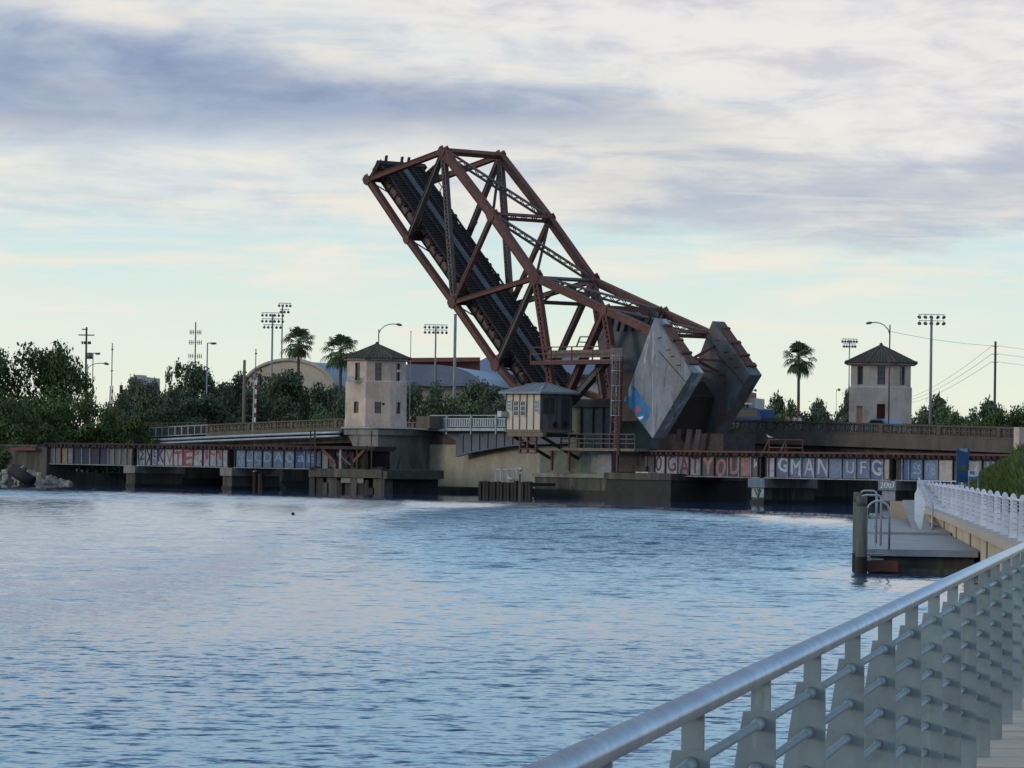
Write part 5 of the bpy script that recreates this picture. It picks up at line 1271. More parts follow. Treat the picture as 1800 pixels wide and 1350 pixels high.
MB().prism([at(1285, 708, 559), at(1322, 708, 559), at(1322, 711, 559), at(1285, 711, 559)], V((0, .9, 0))).build('canopy', M['trim_pale'], t)
MB().prism([at(1315.8, 699.5, 561), at(1327, 699.5, 561), at(1327, 760, 561), at(1315.8, 760, 561)], V((2, 10, 0))).build('annex', M['block'], t)

# ------------------------------------------------------------------ trees
def crown_mesh(name, seed, m, n=2600, leaf=.05, lobes=16, low=.12, airy=0.0, flat=False, zmax=1.0):
    rr = random.Random(seed); L = []
    for i in range(lobes):
        a = rr.uniform(0, 6.28); h = rr.uniform(low, .86)
        q = (h-low)/(1-low); env = math.sqrt(max(.05, 1-(max(0, q-.35)/.72)**2)) if not flat else (1-h*.45)
        r = .40*math.sqrt(rr.random())*env; s = rr.uniform(.13, .21)*(1-.4*airy)
        L.append((V((r*math.cos(a)*1.05, r*math.sin(a), h)), s))
    mb = MB(); tot = sum(s*s for _, s in L)
    for c, s in L:
        k = int(n*s*s/tot)
        for _ in range(k):
            d = V((rr.gauss(0, 1), rr.gauss(0, 1), rr.gauss(0, 1))).normalized()
            rad = s*(rr.random()**.45)*(rr.uniform(1.0, 1.4) if rr.random() < .16 else 1)
            p = c+V((d.x*rad, d.y*rad, d.z*rad*.82))
            if p.z < .02: continue
            z = leaf*rr.uniform(.55, 1.25); u = (d+V((rr.gauss(0, .7), rr.gauss(0, .7), rr.gauss(0, .7)))).normalized()
            a = u.orthogonal().normalized(); b = u.cross(a); t = rr.uniform(0, 6.28)
            e1 = a*math.cos(t)+b*math.sin(t); e2 = (b*math.cos(t)-a*math.sin(t))*.62
            mb.add([p-e1*z, p-e2*z, p+e1*z, p+e2*z], [(0, 1, 2, 3)])
    me = mb.build(name, M[m]); d = me.data; bpy.data.objects.remove(me); return d
def trunk_mesh(seed):
    rr = random.Random(seed); mb = MB()
    pts = [V((0, 0, -.06)), V((.005, 0, .12)), V((.012, .01, .3)), V((0, 0, .5))]
    mb.path(pts, lambda k: .032-.014*k, 8)
    for i in range(6):
        a = i*1.05+rr.uniform(-.3, .3); h = rr.uniform(.2, .45); p = V((.008, .005, h))
        mb.path([p, p+V((.1*math.cos(a), .1*math.sin(a), .12)), p+V((.24*math.cos(a), .24*math.sin(a), rr.uniform(.2, .4)))], lambda k: .015-.011*k, 6)
    o = mb.build('trunk', M['trunk']); d = o.data; bpy.data.objects.remove(o); return d
CR = {'dense': [crown_mesh('crown', k, 'leaf', 6500, .022, 24, .05) for k in (1, 2, 3)],
      'airy': [crown_mesh('crown', k, 'leaf_grey', 4600, .023, 19, .04, .35) for k in (4, 5, 6)],
      'loose': [crown_mesh('crown', k, 'leaf_grey', 1800, .026, 11, .40, .6) for k in (7, 8)],
      'light': [crown_mesh('crown', k, 'leaf_light', 4200, .024, 18, .06, .2) for k in (9, 10)],
      'bush': [crown_mesh('crown', k, 'leaf', 2600, .036, 13, .1, 0, True) for k in (11, 12)],
      'far': [crown_mesh('crown', k, 'leaf_grey', 3200, .03, 16, .06, .25) for k in (13, 14, 15)]}
TR = [trunk_mesh(k) for k in (1, 2, 3)]
def tree(kind, label, cat, px, py, wpx, D, group=None, name=None, i=None, base=1.2, hk=1.0):
    a = at(px, py, D); w = wpx*D/F; h = (a.z-base)*hk
    i = rnd.randrange(9) if i is None else i
    t = thing(name or {'bush': 'shrub'}.get(kind, 'leafy_tree'), label, cat, V((a.x, a.y, base)), group); t.rotation_euler = (0, 0, rnd.uniform(0, 6.28))
    for nm, me in (('crown', CR[kind][i % len(CR[kind])]), ('trunk', TR[i % 3])):
        o = bpy.data.objects.new(nm, me); col.objects.link(o); o.parent = t; o.scale = (w, w, h)
    return t
g1 = 'trees on the left bank'
tree('dense', 'tallest dark green tree at the far left edge above the riprap', 'tree', 12, 588, 150, 424, g1, i=0)
tree('dense', 'broad dark green tree second from the left edge of the bank', 'tree', 75, 592, 150, 428, g1, i=1)
tree('dense', 'dark green tree just left of the utility pole with transformer', 'tree', 122, 604, 110, 424, g1, i=2)
tree('light', 'shorter brighter green tree filling the middle of the left bank', 'tree', 60, 668, 130, 416, g1, i=0)
tree('light', 'bright green rounded tree below the utility pole', 'tree', 128, 676, 120, 414, g1, i=1)
tree('dense', 'low dark tree at the left edge behind the red beam', 'tree', 10, 690, 110, 412, g1, i=1)
tree('dense', 'dark green bushy tree around the foot of the left barrier arm', 'tree', 176, 696, 90, 413, g1, i=0)
for k, (px, py, w) in enumerate(((20, 735, 90), (84, 738, 80), (140, 742, 90), (190, 736, 80), (228, 722, 70), (262, 748, 56))):
    tree('bush', ['low green shrub above the red beam on the abutment', 'low green shrub above the navy painted panels', 'low green shrub above the taupe panels of the first girder', 'low green shrub left of the barrier arm foot above the girder joint', 'round dark shrub right of the left barrier arm', 'small shrub at the end of the grey approach railing'][k], 'shrub', px, py, w, 409+k*.4, 'shrubs along the left bank', i=k)
g2 = 'dark trees behind the left parapet'
for k, (kind, px, py, w, D, lab) in enumerate((
    ('loose', 222, 652, 70, 470, 'thin sparse tree in front of the small tan block'), ('airy', 258, 668, 90, 455, 'low dark tree under the hanging traffic lights'),
    ('loose', 296, 622, 56, 466, 'tall loose tree with open tufts above the dark trees'), ('airy', 318, 640, 76, 460, 'dark tree just left of the telecom monopole'),
    ('airy', 358, 632, 96, 456, 'dark tree in front of the telecom monopole and box lamp'), ('airy', 404, 640, 80, 460, 'dark tree left of the tall timber post'),
    ('airy', 446, 640, 90, 462, 'dark tree behind the raised barrier arm and timber post'), ('airy', 486, 662, 90, 450, 'dark tree below the two left floodlight masts'),
    ('airy', 536, 658, 110, 452, 'dark tree around the trunk of the leftmost palm'), ('airy', 585, 668, 84, 450, 'dark tree in front of the second palm beside the left tower'),
    ('airy', 282, 690, 100, 440, 'low dark tree above the yellow railing left of centre'), ('airy', 400, 690, 110, 438, 'lower dark tree behind the start of the concrete parapet'),
    ('airy', 240, 700, 90, 436, 'low dark tree behind the round shrub'), ('airy', 340, 690, 110, 436, 'lower dark tree at the foot of the box headed lamp'),
    ('airy', 470, 690, 110, 436, 'lower dark tree behind the middle of the left parapet'), ('airy', 536, 696, 110, 434, 'lower dark tree behind the palmetto clump'))):
    tree(kind, lab, 'tree', px, py-(23 if px > 430 else 6), w*1.22, D, g2, i=k)
for k in range(15):
    px = 205+k*29; tree('airy', 'dark grey green tree in the back row of the wood behind the left parapet', 'tree', px, 668+rnd.uniform(-7, 8)+(8 if px < 300 else 0), 86, 500+rnd.uniform(-8, 14), 'back row of dark trees at left', i=k)
for k in range(17):
    px = 1290+k*32; tree('far', 'dark green tree in the back row of the wood beyond the right parapet', 'tree', px, 703+rnd.uniform(-6, 8), 74, 520+rnd.uniform(-8, 20), 'back row of dark trees at right', i=k)
g3 = 'trees between left tower and hut'
for k, (kind, px, py, w, D, lab) in enumerate((('airy', 738, 654, 84, 450, 'dark tree right beside the left tower'), ('airy', 718, 676, 70, 446, 'low dark tree touching the left tower wall'), ('airy', 775, 690, 80, 444, 'low tree in front of the bare steel pole foot'), ('light', 806, 690, 80, 448, 'lighter green tree behind the grey leaf railing'), ('airy', 852, 672, 88, 452, 'dark tree behind the left eave of the hut'), ('airy', 893, 700, 80, 446, 'dark tree mostly hidden behind the hut'), ('airy', 1000, 712, 100, 470, 'tree showing between hut and ladder tower'), ('airy', 1060, 705, 90, 480, 'tree showing between the raised leaf legs'))):
    tree(kind, lab, 'tree', px, py-13, w*1.35, D, g3, i=k)
tree('light', 'round grey green palmetto clump behind the left parapet', 'shrub', 568, 711, 66, 420, None, 'palmetto_clump', 1)
g4 = 'treeline behind the right parapet'
lab4 = ['tree at the left end of the right treeline behind the blue van', 'tree above the roof of the blue van', 'tree left of the single right palm', 'tree right of the single right palm trunk', 'tree midway between right palm and right tower', 'taller tree touching the left side of the right tower', 'tree directly left of the right tower base', 'tree directly right of the right tower', 'tree left of the large right floodlight mast', 'tree right of the large right floodlight mast', 'pale green tree under the sagging wires', 'tree left of the transmission pole', 'dark bushy tree at the transmission pole', 'dark tree at the right edge of the picture', 'tall dark tree cut by the right edge', 'low round green bush behind the blue van', 'low green bush right of the floodlight mast', 'bright bush in front of the transmission pole']
for k, (kind, px, py, w, D) in enumerate((('far', 1300, 716, 40, 470), ('far', 1338, 700, 60, 480), ('far', 1372, 698, 56, 475), ('far', 1418, 698, 60, 480), ('far', 1456, 706, 48, 478), ('far', 1484, 690, 40, 482), ('far', 1472, 714, 60, 470),
    ('far', 1618, 706, 60, 470), ('far', 1640, 700, 66, 474), ('far', 1672, 704, 66, 470), ('light', 1690, 716, 80, 462), ('far', 1720, 714, 60, 470), ('dense', 1765, 712, 66, 452), ('dense', 1792, 714, 70, 450), ('dense', 1806, 700, 50, 455), ('light', 1362, 716, 60, 462), ('light', 1655, 722, 70, 456), ('light', 1735, 724, 70, 450))):
    tree(kind, lab4[k], 'tree', px, py-8, w*1.35, D, g4, i=k)
mb = MB()
# a far wood that reads as one mass, closing the horizon
for k in range(84):
    px = -900+k*43; D = 1150+rnd.uniform(-60, 60); a = at(px, 745 if px < 900 else 735, D)
    for j in range(340):
        c = V((a.x+rnd.gauss(0, 5), a.y+rnd.gauss(0, 4), 1+abs(rnd.gauss(0, .55))*(9 if px < 900 else 8)))
        d = V((rnd.gauss(0, 1), rnd.gauss(0, 1), rnd.gauss(0, 1))).normalized(); s = rnd.uniform(.8, 1.7); u1 = d.orthogonal().normalized()*s; u2 = d.cross(u1)*.7
        mb.add([c-u1, c-u2, c+u1, c+u2], [(0, 1, 2, 3)])
o = mb.build('far_wood', M['leaf_grey']); o['kind'] = 'stuff'

# palms
def palm(label, px, py_top, py_c, py_base, wpx, D, seed, group='fan palms behind the bridge'):
    rr = random.Random(seed); b = at(px, py_base, D); b.z = 1.2; c = at(px+2, py_c, D); u = D/F; c.y = b.y
    t = thing('fan_palm', label, 'palm tree', b, group)
    MB().path([b-Z*.3, b.lerp(c, .3)+V((.08, 0, 0)), b.lerp(c, .7)+V((.05, 0, 0)), c], lambda k: u*(5.2-1.4*k)/2*1.25, 10).build('trunk', M['trunk'], t, True)
    Rr = wpx*u/2*1.18; cr = MB(); dry = MB()
    def frond(mb, az, el, L, fan):
        d = V((math.cos(az)*math.cos(el), math.sin(az)*math.cos(el), math.sin(el)))
        p0 = c; p1 = c+d*L*.45-Z*(.04*L); mb.bar(p0, p1, .06, .05)
        s = d.cross(Z); s = s.normalized() if s.length > .01 else V((1, 0, 0)); n = s.cross(d).normalized()
        K = 15
        for i in range(K):
            f = (i/(K-1)-.5)*2; an = f*1.25
            dd = (d*math.cos(an)+s*math.sin(an)*.95+n*(.16-.3*abs(f))).normalized(); l = L*fan*(1-.22*f*f)*rr.uniform(.9, 1.08)
            q1 = p1+dd*l*.62; q2 = q1+dd*l*.30-Z*(l*.22); q3 = q2+dd*l*.10-Z*(l*.24)
            w = s*math.cos(an)-d*math.sin(an); w = w.normalized()*l*.075
            mb.add([p1, q1-w, q2-w*.6, q3, q2+w*.6, q1+w], [(0, 1, 5), (1, 2, 4, 5), (2, 3, 4)])
    n = 24
    for i in range(n):
        az = i*2.39996+rr.uniform(-.2, .2); el = R(82-140*(i/(n-1))**.95)+rr.uniform(-.1, .1); frond(cr, az, el, Rr*rr.uniform(.86, 1.06), .62)
    for i in range(9): frond(dry, rr.uniform(0, 6.28), R(rr.uniform(-72, -52)), Rr*rr.uniform(.65, .85), .5)
    cr.build('crown', M['palm'], t); dry.build('dead_fronds', M['palm_dry'], t); return t
palm('leftmost fan palm beside the two left floodlight masts', 523, 569, 601, 700, 56, 520, 3)
palm('fan palm partly hidden by the left tower roof', 597, 580, 615, 700, 62, 490, 8)
palm('single fan palm standing clear against the sky left of the right tower', 1402, 591, 628, 735, 58, 440, 5)

# ------------------------------------------------------------------ people on the bridge
def person(label, p, yaw, shirt, lean=0.0):
    t = thing('person', label, 'person', p); rt = Matrix.Rotation(yaw, 3, 'Z'); v = lambda x, y, z: p+rt @ V((x+lean*max(0, z-.9), y, z))
    J = dict(pel=(0, 0, .95, .15), ch=(0, 0, 1.28, .17), nk=(0, 0, 1.47, .065), hd=(.02, 0, 1.62, .105), tp=(.0, 0, 1.70, .085),
             sl=(0, .19, 1.40, .07), el=(.03, .25, 1.13, .05), wl=(.14, .22, .90, .038), sr=(0, -.19, 1.40, .07), er=(.03, -.25, 1.13, .05), wr=(.14, -.22, .90, .038),
             hl=(0, .10, .88, .10), kl=(.04, .11, .5, .065), al=(0, .11, .08, .045), tl=(.15, .12, .04, .04), hr=(0, -.10, .88, .10), kr=(-.04, -.11, .5, .065), ar=(-.1, -.11, .08, .045), tr=(.05, -.12, .04, .04))
    E = 'pel-ch ch-nk nk-hd hd-tp ch-sl sl-el el-wl ch-sr sr-er er-wr pel-hl hl-kl kl-al al-tl pel-hr hr-kr kr-ar ar-tr'.split()
    ks = list(J); me = bpy.data.meshes.new('body'); me.from_pydata([tuple(v(*J[k][:3])-p) for k in ks], [tuple(ks.index(x) for x in e_.split('-')) for e_ in E], [])
    o = bpy.data.objects.new('body', me); col.objects.link(o); o.parent = t; me.materials.append(M['skin'])
    sk = o.modifiers.new('skin', 'SKIN'); sk.use_smooth_shade = True
    for i, k in enumerate(ks): me.skin_vertices[0].data[i].radius = (J[k][3],)*2
    me.skin_vertices[0].data[0].use_root = True
    o.modifiers.new('sub', 'SUBSURF').levels = 1; o.modifiers['sub'].render_levels = 1
    c = MB(); c.path([v(0, 0, .86), v(0, 0, 1.0), v(0, 0, 1.2), v(0, 0, 1.36), v(0, 0, 1.45)], lambda k: .2 if k < .8 else .13, 12); c.build('shirt', M[shirt], t, True)
    h = MB(); h.ball(v(-.015, 0, 1.68), .118, .112, .10, 10, 7); h.build('hair', M['hair'], t, True)
    f = MB(); f.ball(v(.125, 0, 1.61), .02, .016, .02, 6, 4)
    for y in (-.1, .1): f.ball(v(.02, y, 1.62), .02, .012, .03, 6, 4)
    f.build('face_features', M['skin'], t, True)
    for y in (-.22, .22):
        hm = MB()
        for k in range(4): hm.path([v(.15, y-.03+.02*k, .87), v(.165, y-.03+.02*k, .83), v(.16, y-.03+.02*k, .79-.008*(k % 3))], .009, 5)
        hm.path([v(.15, y-.035 if y > 0 else y+.035, .88), v(.19, y-.045 if y > 0 else y+.045, .84)], .01, 5); hm.ball(v(.15, y, .875), .025, .042, .045, 7, 5)
        hm.build('hand', M['skin'], t, True)
    return t
for px, shirt, lab, off, ln in ((1384, 'shirt_orange', 'person in an orange top walking behind the parapet left of the palm', R0+1.6, -.12), (1396.5, 'shirt_white', 'person in a white top directly left of the right palm trunk', R0+1.4, 0), (1405, 'shirt_white', 'person in a white top directly right of the right palm trunk', R0+1.5, .05)):
    s_ = S(px, off, 735); person(lab, W(s_, off, ztop(s_)-1.2), math.atan2(-U.y, -U.x), shirt, ln)

# ------------------------------------------------------------------ riverwalk
DK = 1.67
near_edge = [rail_pt(i) for i in (-8, 2, 8, 16, 24, 34, 44)]
fdir = (FFAR-FNEAR).normalized(); fence_pts = [FNEAR.lerp(FFAR, k/10) for k in range(11)]
edge = near_edge[:4]+[near_edge[3].lerp(FNEAR, .35)+V((.5, 0, 0)), near_edge[3].lerp(FNEAR, .7)+V((.35, 0, 0)), FNEAR-fdir*6+V((.25, 0, 0))]
mb = MB()
for i in range(-8, 60):
    a, b = rail_pt(i-.47), rail_pt(i+.485); lx = V((-.16, 0, 0)); rx = V((7, 0, 0))
    zz_ = DK-(0 if i < 14 else min(.17, (i-14)*.02))
    c = (a+b)/2
    mb.prism([V((p.x, p.y, zz_-.3)) for p in (a+lx, b+lx, b+rx, a+rx)], V((0, 0, .3)))
struct('riverwalk_paving', mb, M['pave'])
mb = MB()
for i in range(0, 1):
    a, b = rail_pt(-9), rail_pt(60); mb.prism([V((p.x, p.y, -1.5)) for p in (a+V((-.1, 0, 0)), b+V((-.1, 0, 0)), b+V((.4, 0, 0)), a+V((.4, 0, 0)))], V((0, 0, 2.86)))
struct('riverwalk_edge_wall', mb, M['seawall'])
# near railing
t = thing('riverwalk_railing', 'grey metal railing with tapered plate posts running up the near riverwalk', 'railing', V((rail_pt(4).x, rail_pt(4).y, DK)))
ax = (rail_pt(5)-rail_pt(0)).normalized(); sx = V((ax.y, -ax.x, 0)); RB = 2.65
for a, b in ((-8, 30),):
    MB().tube(V((*rail_pt(a).xy, RB+.029))+ax*.003, V((*rail_pt(b).xy, RB+.029))-ax*.003, .029, n=28).build('handrail', M['rail_pipe'], t, True)
for i in (.05, 6.4, 12.5, -1.6):
    c = V((*rail_pt(i).xy, RB+.029)); MB().tube(c-ax*.004, c+ax*.004, .0278, n=20).build('handrail_joint', M['trim_dark'], t, True)
i = -4
ZP = [RB-.07-.028-.112*k for k in range(7)]
while i < 30:
    c = V((*rail_pt(i).xy, 0)); th = ax*.006
    def pl(pts, m, nm): 
        mb = MB(); mb.prism([c+sx*x+Z*z-th for x, z in pts], th*2); o = mb.build(nm, M[m], t); bv = o.modifiers.new('bevel', 'BEVEL'); bv.width = .0015; bv.segments = 1; return o

    pl([(-.026, RB-.10), (.024, RB-.10), (.024, RB+.012), (-.026, RB+.012)], 'rail_plate', 'post_neck')
    c = c-ax*.0125
    pl([(-.044, RB-.068), (.038, RB-.068), (.045, RB-.55), (.05, DK+.004), (-.165, DK+.004), (-.108, RB-.5)], 'rail_plate', 'post_plate')
    if -2 <= i <= 11:
        for k, z in enumerate(ZP[:6]): q_ = c+sx*(-.002-.006*k)+Z*z; MB().tube(q_-ax*.16, q_-ax*.003, .0118, .0175, n=14).build('pipe_collar', M['pipe_paint'], t, True)
    i += 1
for k, z in enumerate(ZP):
    x = -.002-.006*k; MB().tube(V((*rail_pt(-8).xy, z))+sx*x, V((*rail_pt(30).xy, z))+sx*x, .0115, n=14).build('rail_pipe', M['pipe_paint'], t, True)
# white railing farther along
FB = 1.5; FL = (FFAR-FNEAR).length; NF = 34
t = thing('riverwalk_railing', 'white railing of round topped plate posts along the far riverwalk', 'railing', V((FNEAR.x, FNEAR.y, FB)))
fx = V((fdir.y, -fdir.x, 0)); a0 = FNEAR-fdir*14; a1 = FFAR
def fence_at(d):                     # gentle bend toward the bridge at the far end
    return FNEAR+fdir*d+fx*(-.00009*max(0, d-35)**2)
n = int((FL+14)/4.6)
for i in range(n+1):
    d = -14+(FL+14)*i/n; c = fence_at(d); w = .10; H_ = 1.10
    pts = [(-w, .03), (w*.9, .03), (w*.8, H_-.16)]+[(w*.8*math.cos(a)-.01, H_-.16+.15*math.sin(a)) for a in [math.pi*k/7 for k in range(1, 7)]]+[(-w*.84, H_-.16)]
    pts = [p for j, p in enumerate(pts) if j == 0 or (V(p+(0,))-V(pts[j-1]+(0,))).length > .01]
    mb = MB(); mb.prism([c+fx*x+Z*(FB+z)-fdir*.03 for x, z in pts], fdir*.06); o = mb.build('post_plate', M['white_rail'], t)
    MB().obox(c+Z*(FB+.016), fx*.12, fdir*.08, Z*.015).build('post_foot', M['white_rail'], t)
line = [fence_at(-14+(FL+14)*k/24) for k in range(25)]
MB().path([p+Z*(FB+.92)+fx*.06 for p in line], .04, 10).build('handrail', M['white_rail'], t, True)
for z in (.92, .83, .74, .65): MB().path([p+Z*(FB+z) for p in line], .016, 6).build('rail_pipe', M['galv'], t, True)
for z in (.5, .36, .22): MB().path([p+Z*(FB+z) for p in line], .014, 6).build('rail_pipe', M['galv'], t, True)
# cross railing at the far end
e0 = fence_at(FL); 
mb = MB()
for k in range(11): q_ = e0+fx*(.5*k)+fdir*.4; mb.tube(q_+Z*FB, q_+Z*(FB+1.05), .03, n=6)
for z in (1.05, .85): mb.bar(e0+fdir*.4+Z*(FB+z), e0+fx*5+fdir*.4+Z*(FB+z), .06, .06)
mb.build('end_railing', M['white_rail'], t)
# paving and wall under it
mb = MB()
for k in range(24):
    a, b = line[k], line[k+1]; mb.prism([p+Z*(FB-.22) for p in (a-fx*.35, b-fx*.35, b+fx*6, a+fx*6)], Z*.215)
struct('far_riverwalk_paving', mb, M['pave'])
t = thing('sea_wall', 'tan concrete sea wall below the white riverwalk railing', 'wall', V((FNEAR.x, FNEAR.y, 0)))
mb = MB()
for k in range(24):
    a, b = line[k], line[k+1]; mb.prism([p+Z*-1.5 for p in (a+fx*.06, b+fx*.06, b+fx*.8, a+fx*.8)], Z*(FB-.225+1.5))
mb.build('wall_face', M['seawall'], t)
mb = MB()
for k in range(24):
    a, b = line[k], line[k+1]; mb.prism([p+Z*-1.4 for p in (a+fx*.038, b+fx*.038, b+fx*.1, a+fx*.1)], Z*1.82)
mb.build('tide_band', M['concrete_dark'], t)
pb = MB()
for k in range(2, 26, 3):
    c = fence_at(-14+(FL+14)*k/24); pb.obox(c+fx*.045+Z*.55, fdir*.3, fx*.02, Z*.75)
pb.build('recesses', M['concrete'], t)
MB().obox(fence_at(FL-2)-fx*.9+Z*.6, fx*.45, fdir*.5, Z*1.0).build('end_pillar', M['seawall'], t)
# dock
dz = .72; q1, q2 = onz(1525, 965, dz), onz(1742, 969, dz)
dl0, dl1 = q1, onz(1526, 915.5, dz)
t = thing('floating_dock', 'long grey concrete floating dock beside the sea wall', 'dock', V((q1.x, q1.y, 0)))
ddir = (dl1-dl0).normalized(); fd = V((0, 0, 0))
def dk(d, x, z): p = dl0+ddir*d; return V((p.x+x, p.y, z))
Ld = (dl1-dl0).length
wd = lambda d: max(.8, (fence_at(max(-10, (dk(d, 0, 0)-FNEAR).dot(fdir)))+fx*.03).x-dk(d, 0, 0).x-.02)
Lm = Ld*.42
for nm, d0, d1, zt__ in (('deck_slab', 0, Lm, dz), ('deck_slab', Lm+.12, Ld, dz+.10)):
    mb = MB(); mb.prism([dk(d0, 0, zt__-.13), dk(d1, 0, zt__-.13), dk(d1, wd(d1), zt__-.13), dk(d0, wd(d0), zt__-.13)], Z*.13); mb.build(nm, M['dock'], t)
mb = MB(); mb.prism([dk(.15, .1, -.3), dk(Ld, .1, -.3), dk(Ld, wd(Ld)-.1, -.3), dk(.15, wd(.15)-.1, -.3)], Z*(dz-.132+.3)); mb.build('float', M['concrete_dark'], t)
mb = MB(); mb.prism([dk(-.03, -.05, dz-.2), dk(-.03, wd(0), dz-.2), dk(-.03, wd(0), dz-.02), dk(-.03, -.05, dz-.02)], V((0, .025, 0))); mb.build('edge_strip', M['galv'], t)
mb = MB(); mb.prism([dk(.12, .07, -.3), dk(Ld, .07, -.3), dk(Ld, wd(Ld)-.07, -.3), dk(.12, wd(.12)-.07, -.3)], Z*.46); mb.build('algae_band', M['pile'], t)
for d_ in (2.5, 9, 16, 24, 34):
    c = dk(d_, .22, dz+(.1 if d_ > Lm else 0)); mb = MB()
    for k in (-.07, .07): mb.tube(c+V((0, k, 0)), c+V((0, k, .09)), .022, n=8)
    mb.path([c+V((0, -.2, .12)), c+V((0, -.1, .10)), c+V((0, .1, .10)), c+V((0, .2, .12))], .022, 8); mb.build('cleat', M['galv'], t)
for d_ in (6, 13, 21, 30): mb = MB(); mb.tube(dk(d_, -.1, .1), dk(d_, -.1, dz-.05), .09, n=12); mb.build('fender', M['black'], t)
MB().bar(dk(-.2, -.35, .22), dk(-.2, .9, .22), .32, .34).build('pile_guide', M['rust'], t)
# gangway with solid white sides
gd0, gd1 = onz(1622, 935, dz+.02), fence_at(FL-4)-fx*.5
gd1.z = FB+.1; gx = V((.36, 0, 0))
t = thing('gangway', 'white sided gangway sloping from the riverwalk down to the dock', 'gangway', gd0)
mb = MB(); mb.prism([gd0-gx, gd0+gx, gd0+gx+Z*.08, gd0-gx+Z*.08], gd1-gd0); mb.build('ramp_deck', M['dock'], t)
o = gx*1; MB().path([gd0+o+Z*.1, gd0+o+Z*1.0+ddir*.8, gd1+o+Z*1.08], .045, 8).build('handrail', M['galv'], t, True)
mb = MB(); mb.prism([gd0-gx*1.0-Z*.01, gd0+gx-Z*.01, gd0+gx+ddir*-1.2-Z*.0, gd0-gx-ddir*1.2], Z*.025); mb.build('flap', M['galv'], t)
ep = [(1608, 868), (1614, 856), (1627, 884), (1619, 935), (1608, 914)]
MB().prism([at(a, b, gd0.y+.9) for a, b in ep], V((0, .06, 0))).build('end_panel', M['white_paint'], t)
# piles and ladders
for px, pyt, D, wpx, lab in ((1513.5, 872, q1.y-.6, 20, 'weathered greenish timber pile at the near corner of the dock'), (1506, 865, q1.y+4.2, 16, 'paler grey timber pile half hidden behind the near dock pile')):
    b = at(px, 990, D); b.z = 0; tp = at(px, pyt, D).z; r = wpx*D/F/2
    t = thing('dock_pile', lab, 'pile', b, 'timber piles of the dock')
    MB().tube(b-Z*1.5, b+Z*(tp-.3), r*1.02, r*.98, 16).build('shaft', M['pile'], t, True); MB().tube(b+Z*(tp-.3), b+Z*tp, r*.99, r*.9, 16).build('top', M['pile'], t, True)
    MB().tube(b-Z*.3, b+Z*.5, r*1.05, r*1.04, 16, False).build('wet_band', M['wood_dark'], t, True)
def ladder(label, x0, x1, pyb, pytop, kind, D, drop):
    a, b = at(x0, pyb, D), at(x1, pyb, D); tp = at(x0, pytop, D).z; r = .035; u = D/F
    t = thing('dock_ladder', label, 'ladder', V((a.x, a.y, dz)), 'tubular dock ladders')
    if kind == 'arch':
        c = (a+b)/2; w = (b.x-a.x)/2; zt0 = tp-w
        pts = [V((a.x, a.y, drop))]+[V((a.x, a.y, zt0))]+[V((c.x-w*math.cos(k), c.y, zt0+w*math.sin(k))) for k in [math.pi*j/10 for j in range(1, 10)]]+[V((b.x, a.y, zt0)), V((b.x, a.y, dz))]
        MB().path(pts, r, 8).build('handrail', M['galv'], t, True)
    else:
        pts = [V((a.x, a.y, tp-.14)), V((a.x+.02, a.y, tp-.03)), V((a.x+.1, a.y, tp)), V((b.x-.1, a.y, tp)), V((b.x-.02, a.y, tp-.04)), V((b.x, a.y, tp-.14)), V((b.x, a.y, dz))]
        MB().path(pts, r, 8).build('handrail', M['galv'], t, True)
    for k in range(4): MB().tube(V((a.x+.03, a.y-.12, .1+k*.16)), V((a.x+.5, a.y-.12, .1+k*.16)), .02, n=8).build('rung', M['galv'], t)
ladder('arched tubular dock ladder reaching into the water beside the near pile', 1523, 1563, 958, 880, 'arch', q1.y-.12, -.4)
ladder('flat topped tubular dock ladder, the higher one behind the pile', 1513, 1540, 940, 862.5, 'flat', q1.y+9, 0)
ladder('flat topped tubular dock ladder, the lower one behind the arched ladder', 1515, 1548, 945, 870, 'flat', q1.y+5, 0)
# signs on the bank
D = 168; u = D/F
t = thing('banner_sign', 'tall dark blue banner sign with a green picture strip behind the white railing', 'sign', at(1692, 850, D))
a, b = at(1683.5, 848, D), at(1701, 788, D)
MB().box((a.x, D-.05, a.z), (b.x, D+.05, b.z)).build('panel', M['banner'], t)
gm = MB(); gm.box((a.x+.02, D-.062, a.z+(b.z-a.z)*.33), (b.x-.02, D-.052, a.z+(b.z-a.z)*.50)); gm.build('picture_strip', paint('p_gs', (52, 86, 70), (70, 74, 50)), t)
gm = MB(); gm.prism([V((a.x+.01, D-.062, b.z-.01)), V((b.x-.01, D-.062, b.z-.01)), V((b.x-.01, D-.062, b.z-.17)), V((a.x+.16, D-.062, b.z-.13)), V((a.x+.01, D-.062, b.z-.05))], V((0, .009, 0))); gm.build('top_band', paint('p_tb', (120, 156, 182)), t)
for x in (a.x-.03, b.x+.03): MB().box((x-.03, D-.04, a.z-1.2), (x+.03, D+.04, b.z)).build('post', M['banner'], t)
t = thing('information_board', 'low pale information board with a blue lower band right of the banner sign', 'sign', at(1711, 852, D-1))
a, b = at(1702, 842, D-1), at(1720, 827, D-1)
MB().box((a.x, D-1.04, a.z), (b.x, D-.98, b.z)).build('panel', M['board'], t)
MB().prism([V((a.x+.01, D-1.05, a.z+.01)), V((b.x-.01, D-1.05, a.z+.01)), V((b.x-.01, D-1.05, a.z+.14)), V((a.x+.25, D-1.05, a.z+.09)), V((a.x+.01, D-1.05, a.z+.12))], V((0, .008, 0))).build('blue_band', M['cyan'], t)
MB().box((a.x+.05, D-1.05, a.z+.2), (a.x+.26, D-1.042, b.z-.03)).build('picture', paint('p_pic', (128, 116, 132), (96, 104, 120)), t)
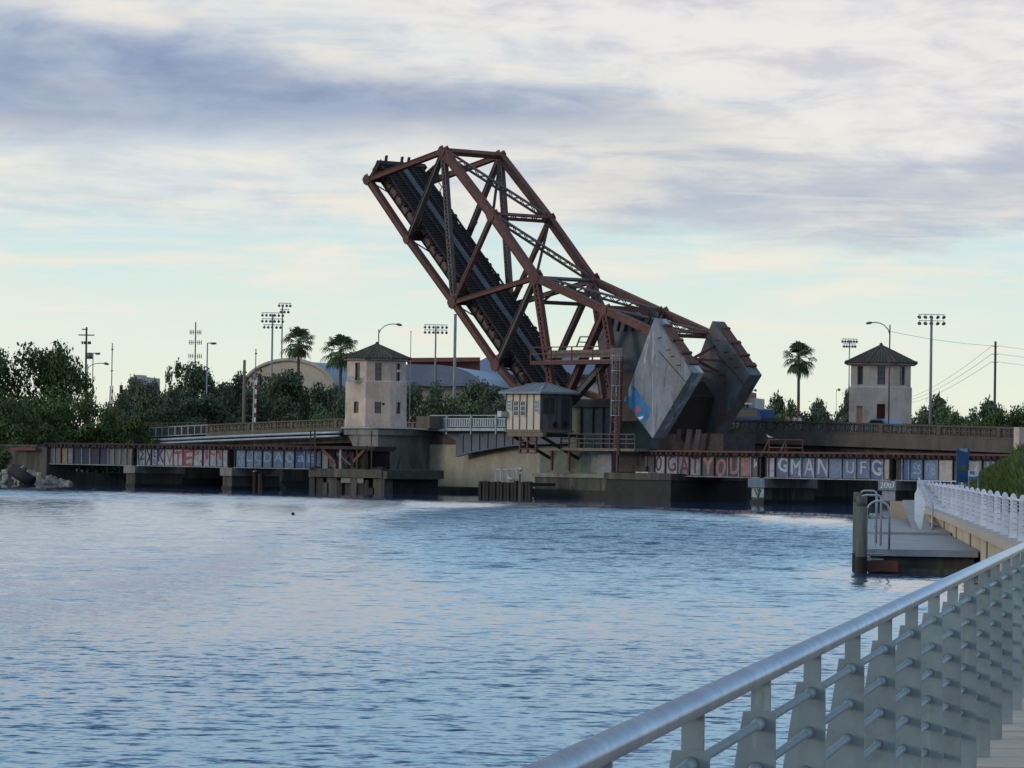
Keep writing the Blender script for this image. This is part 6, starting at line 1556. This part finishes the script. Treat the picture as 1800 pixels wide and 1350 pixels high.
for x in (a.x+.02, b.x-.02): MB().box((x-.02, D-1.02, a.z-1), (x+.02, D-.985, a.z)).build('leg', M['galv'], t)
# grassy bank
mb = MB(); nx, ny = 24, 14; hs = {}
def bank_h(px, D):
    f = min(1, max(0, (px-1690)/90)); return 1.3+(1.0+1.3*f)*math.sin(min(1, max(0, (D-150)/40))*math.pi/2)
for j in range(ny+1):
    for i in range(nx+1):
        px = 1668+i*12; D_ = 150+j*7; p = at(px, 850, D_); mb.v.append(V((p.x, p.y, bank_h(px, D_)+rnd.uniform(-.05, .05) if i and j else 1.1)))
for j in range(ny):
    for i in range(nx): k = j*(nx+1)+i; mb.f.append((k, k+1, k+nx+2, k+nx+1)); mb.mi.append(0)
struct('grass_bank', mb, M['ground_m'], True)
mb = MB()
def blade(p, h, w):
    a = rnd.uniform(0, 6.28); lean = V((math.cos(a), math.sin(a), 0))*h*rnd.uniform(.1, .5); s = V((-math.sin(a), math.cos(a), 0))*w
    mb.add([p-s, p+s, p+lean*.5+Z*h*.7+s*.5, p+lean+Z*h, p+lean*.5+Z*h*.7-s*.5], [(0, 1, 2, 3, 4)])
for k in range(14000):
    px = 1690+110*rnd.random()**.8+rnd.random()*40; D_ = 152+rnd.random()*60; p = at(px, 850, D_); f = min(1, max(0, (px-1700)/90))
    blade(V((p.x, p.y, bank_h(px, D_)-.03)), rnd.uniform(.10, .30)+.10*f, .018)
for k in range(4200):
    px = 1786+rnd.random()*34; D_ = 150+rnd.random()*22; p = at(px, 850, D_); blade(V((p.x, p.y, bank_h(px, D_)-.03)), rnd.uniform(.4, 1.5)*min(1, (px-1782)/16), .016)
o = mb.build('tall_grass', M['grass_m']); o['kind'] = 'stuff'
# yellow railing glimpsed on the far left of the road bridge
mb = MB(); t = thing('yellow_railing', 'thin yellowish railing between the round shrub and the grey approach railing', 'railing', at(262, 752, 412))
for k in range(14): px = 240+k*9; MB().bar(at(px, 750, 424), at(px, 743.5, 424), .06, .06).build('post', paint('p_yr', (146, 122, 66)), t)
for py in (744, 748): MB().bar(at(236, py, 424), at(362, py-1, 424), .05, .05).build('rail', paint('p_yr', (146, 122, 66)), t)
for o in list(bpy.data.objects):
    if 'base' in o: del o['base']
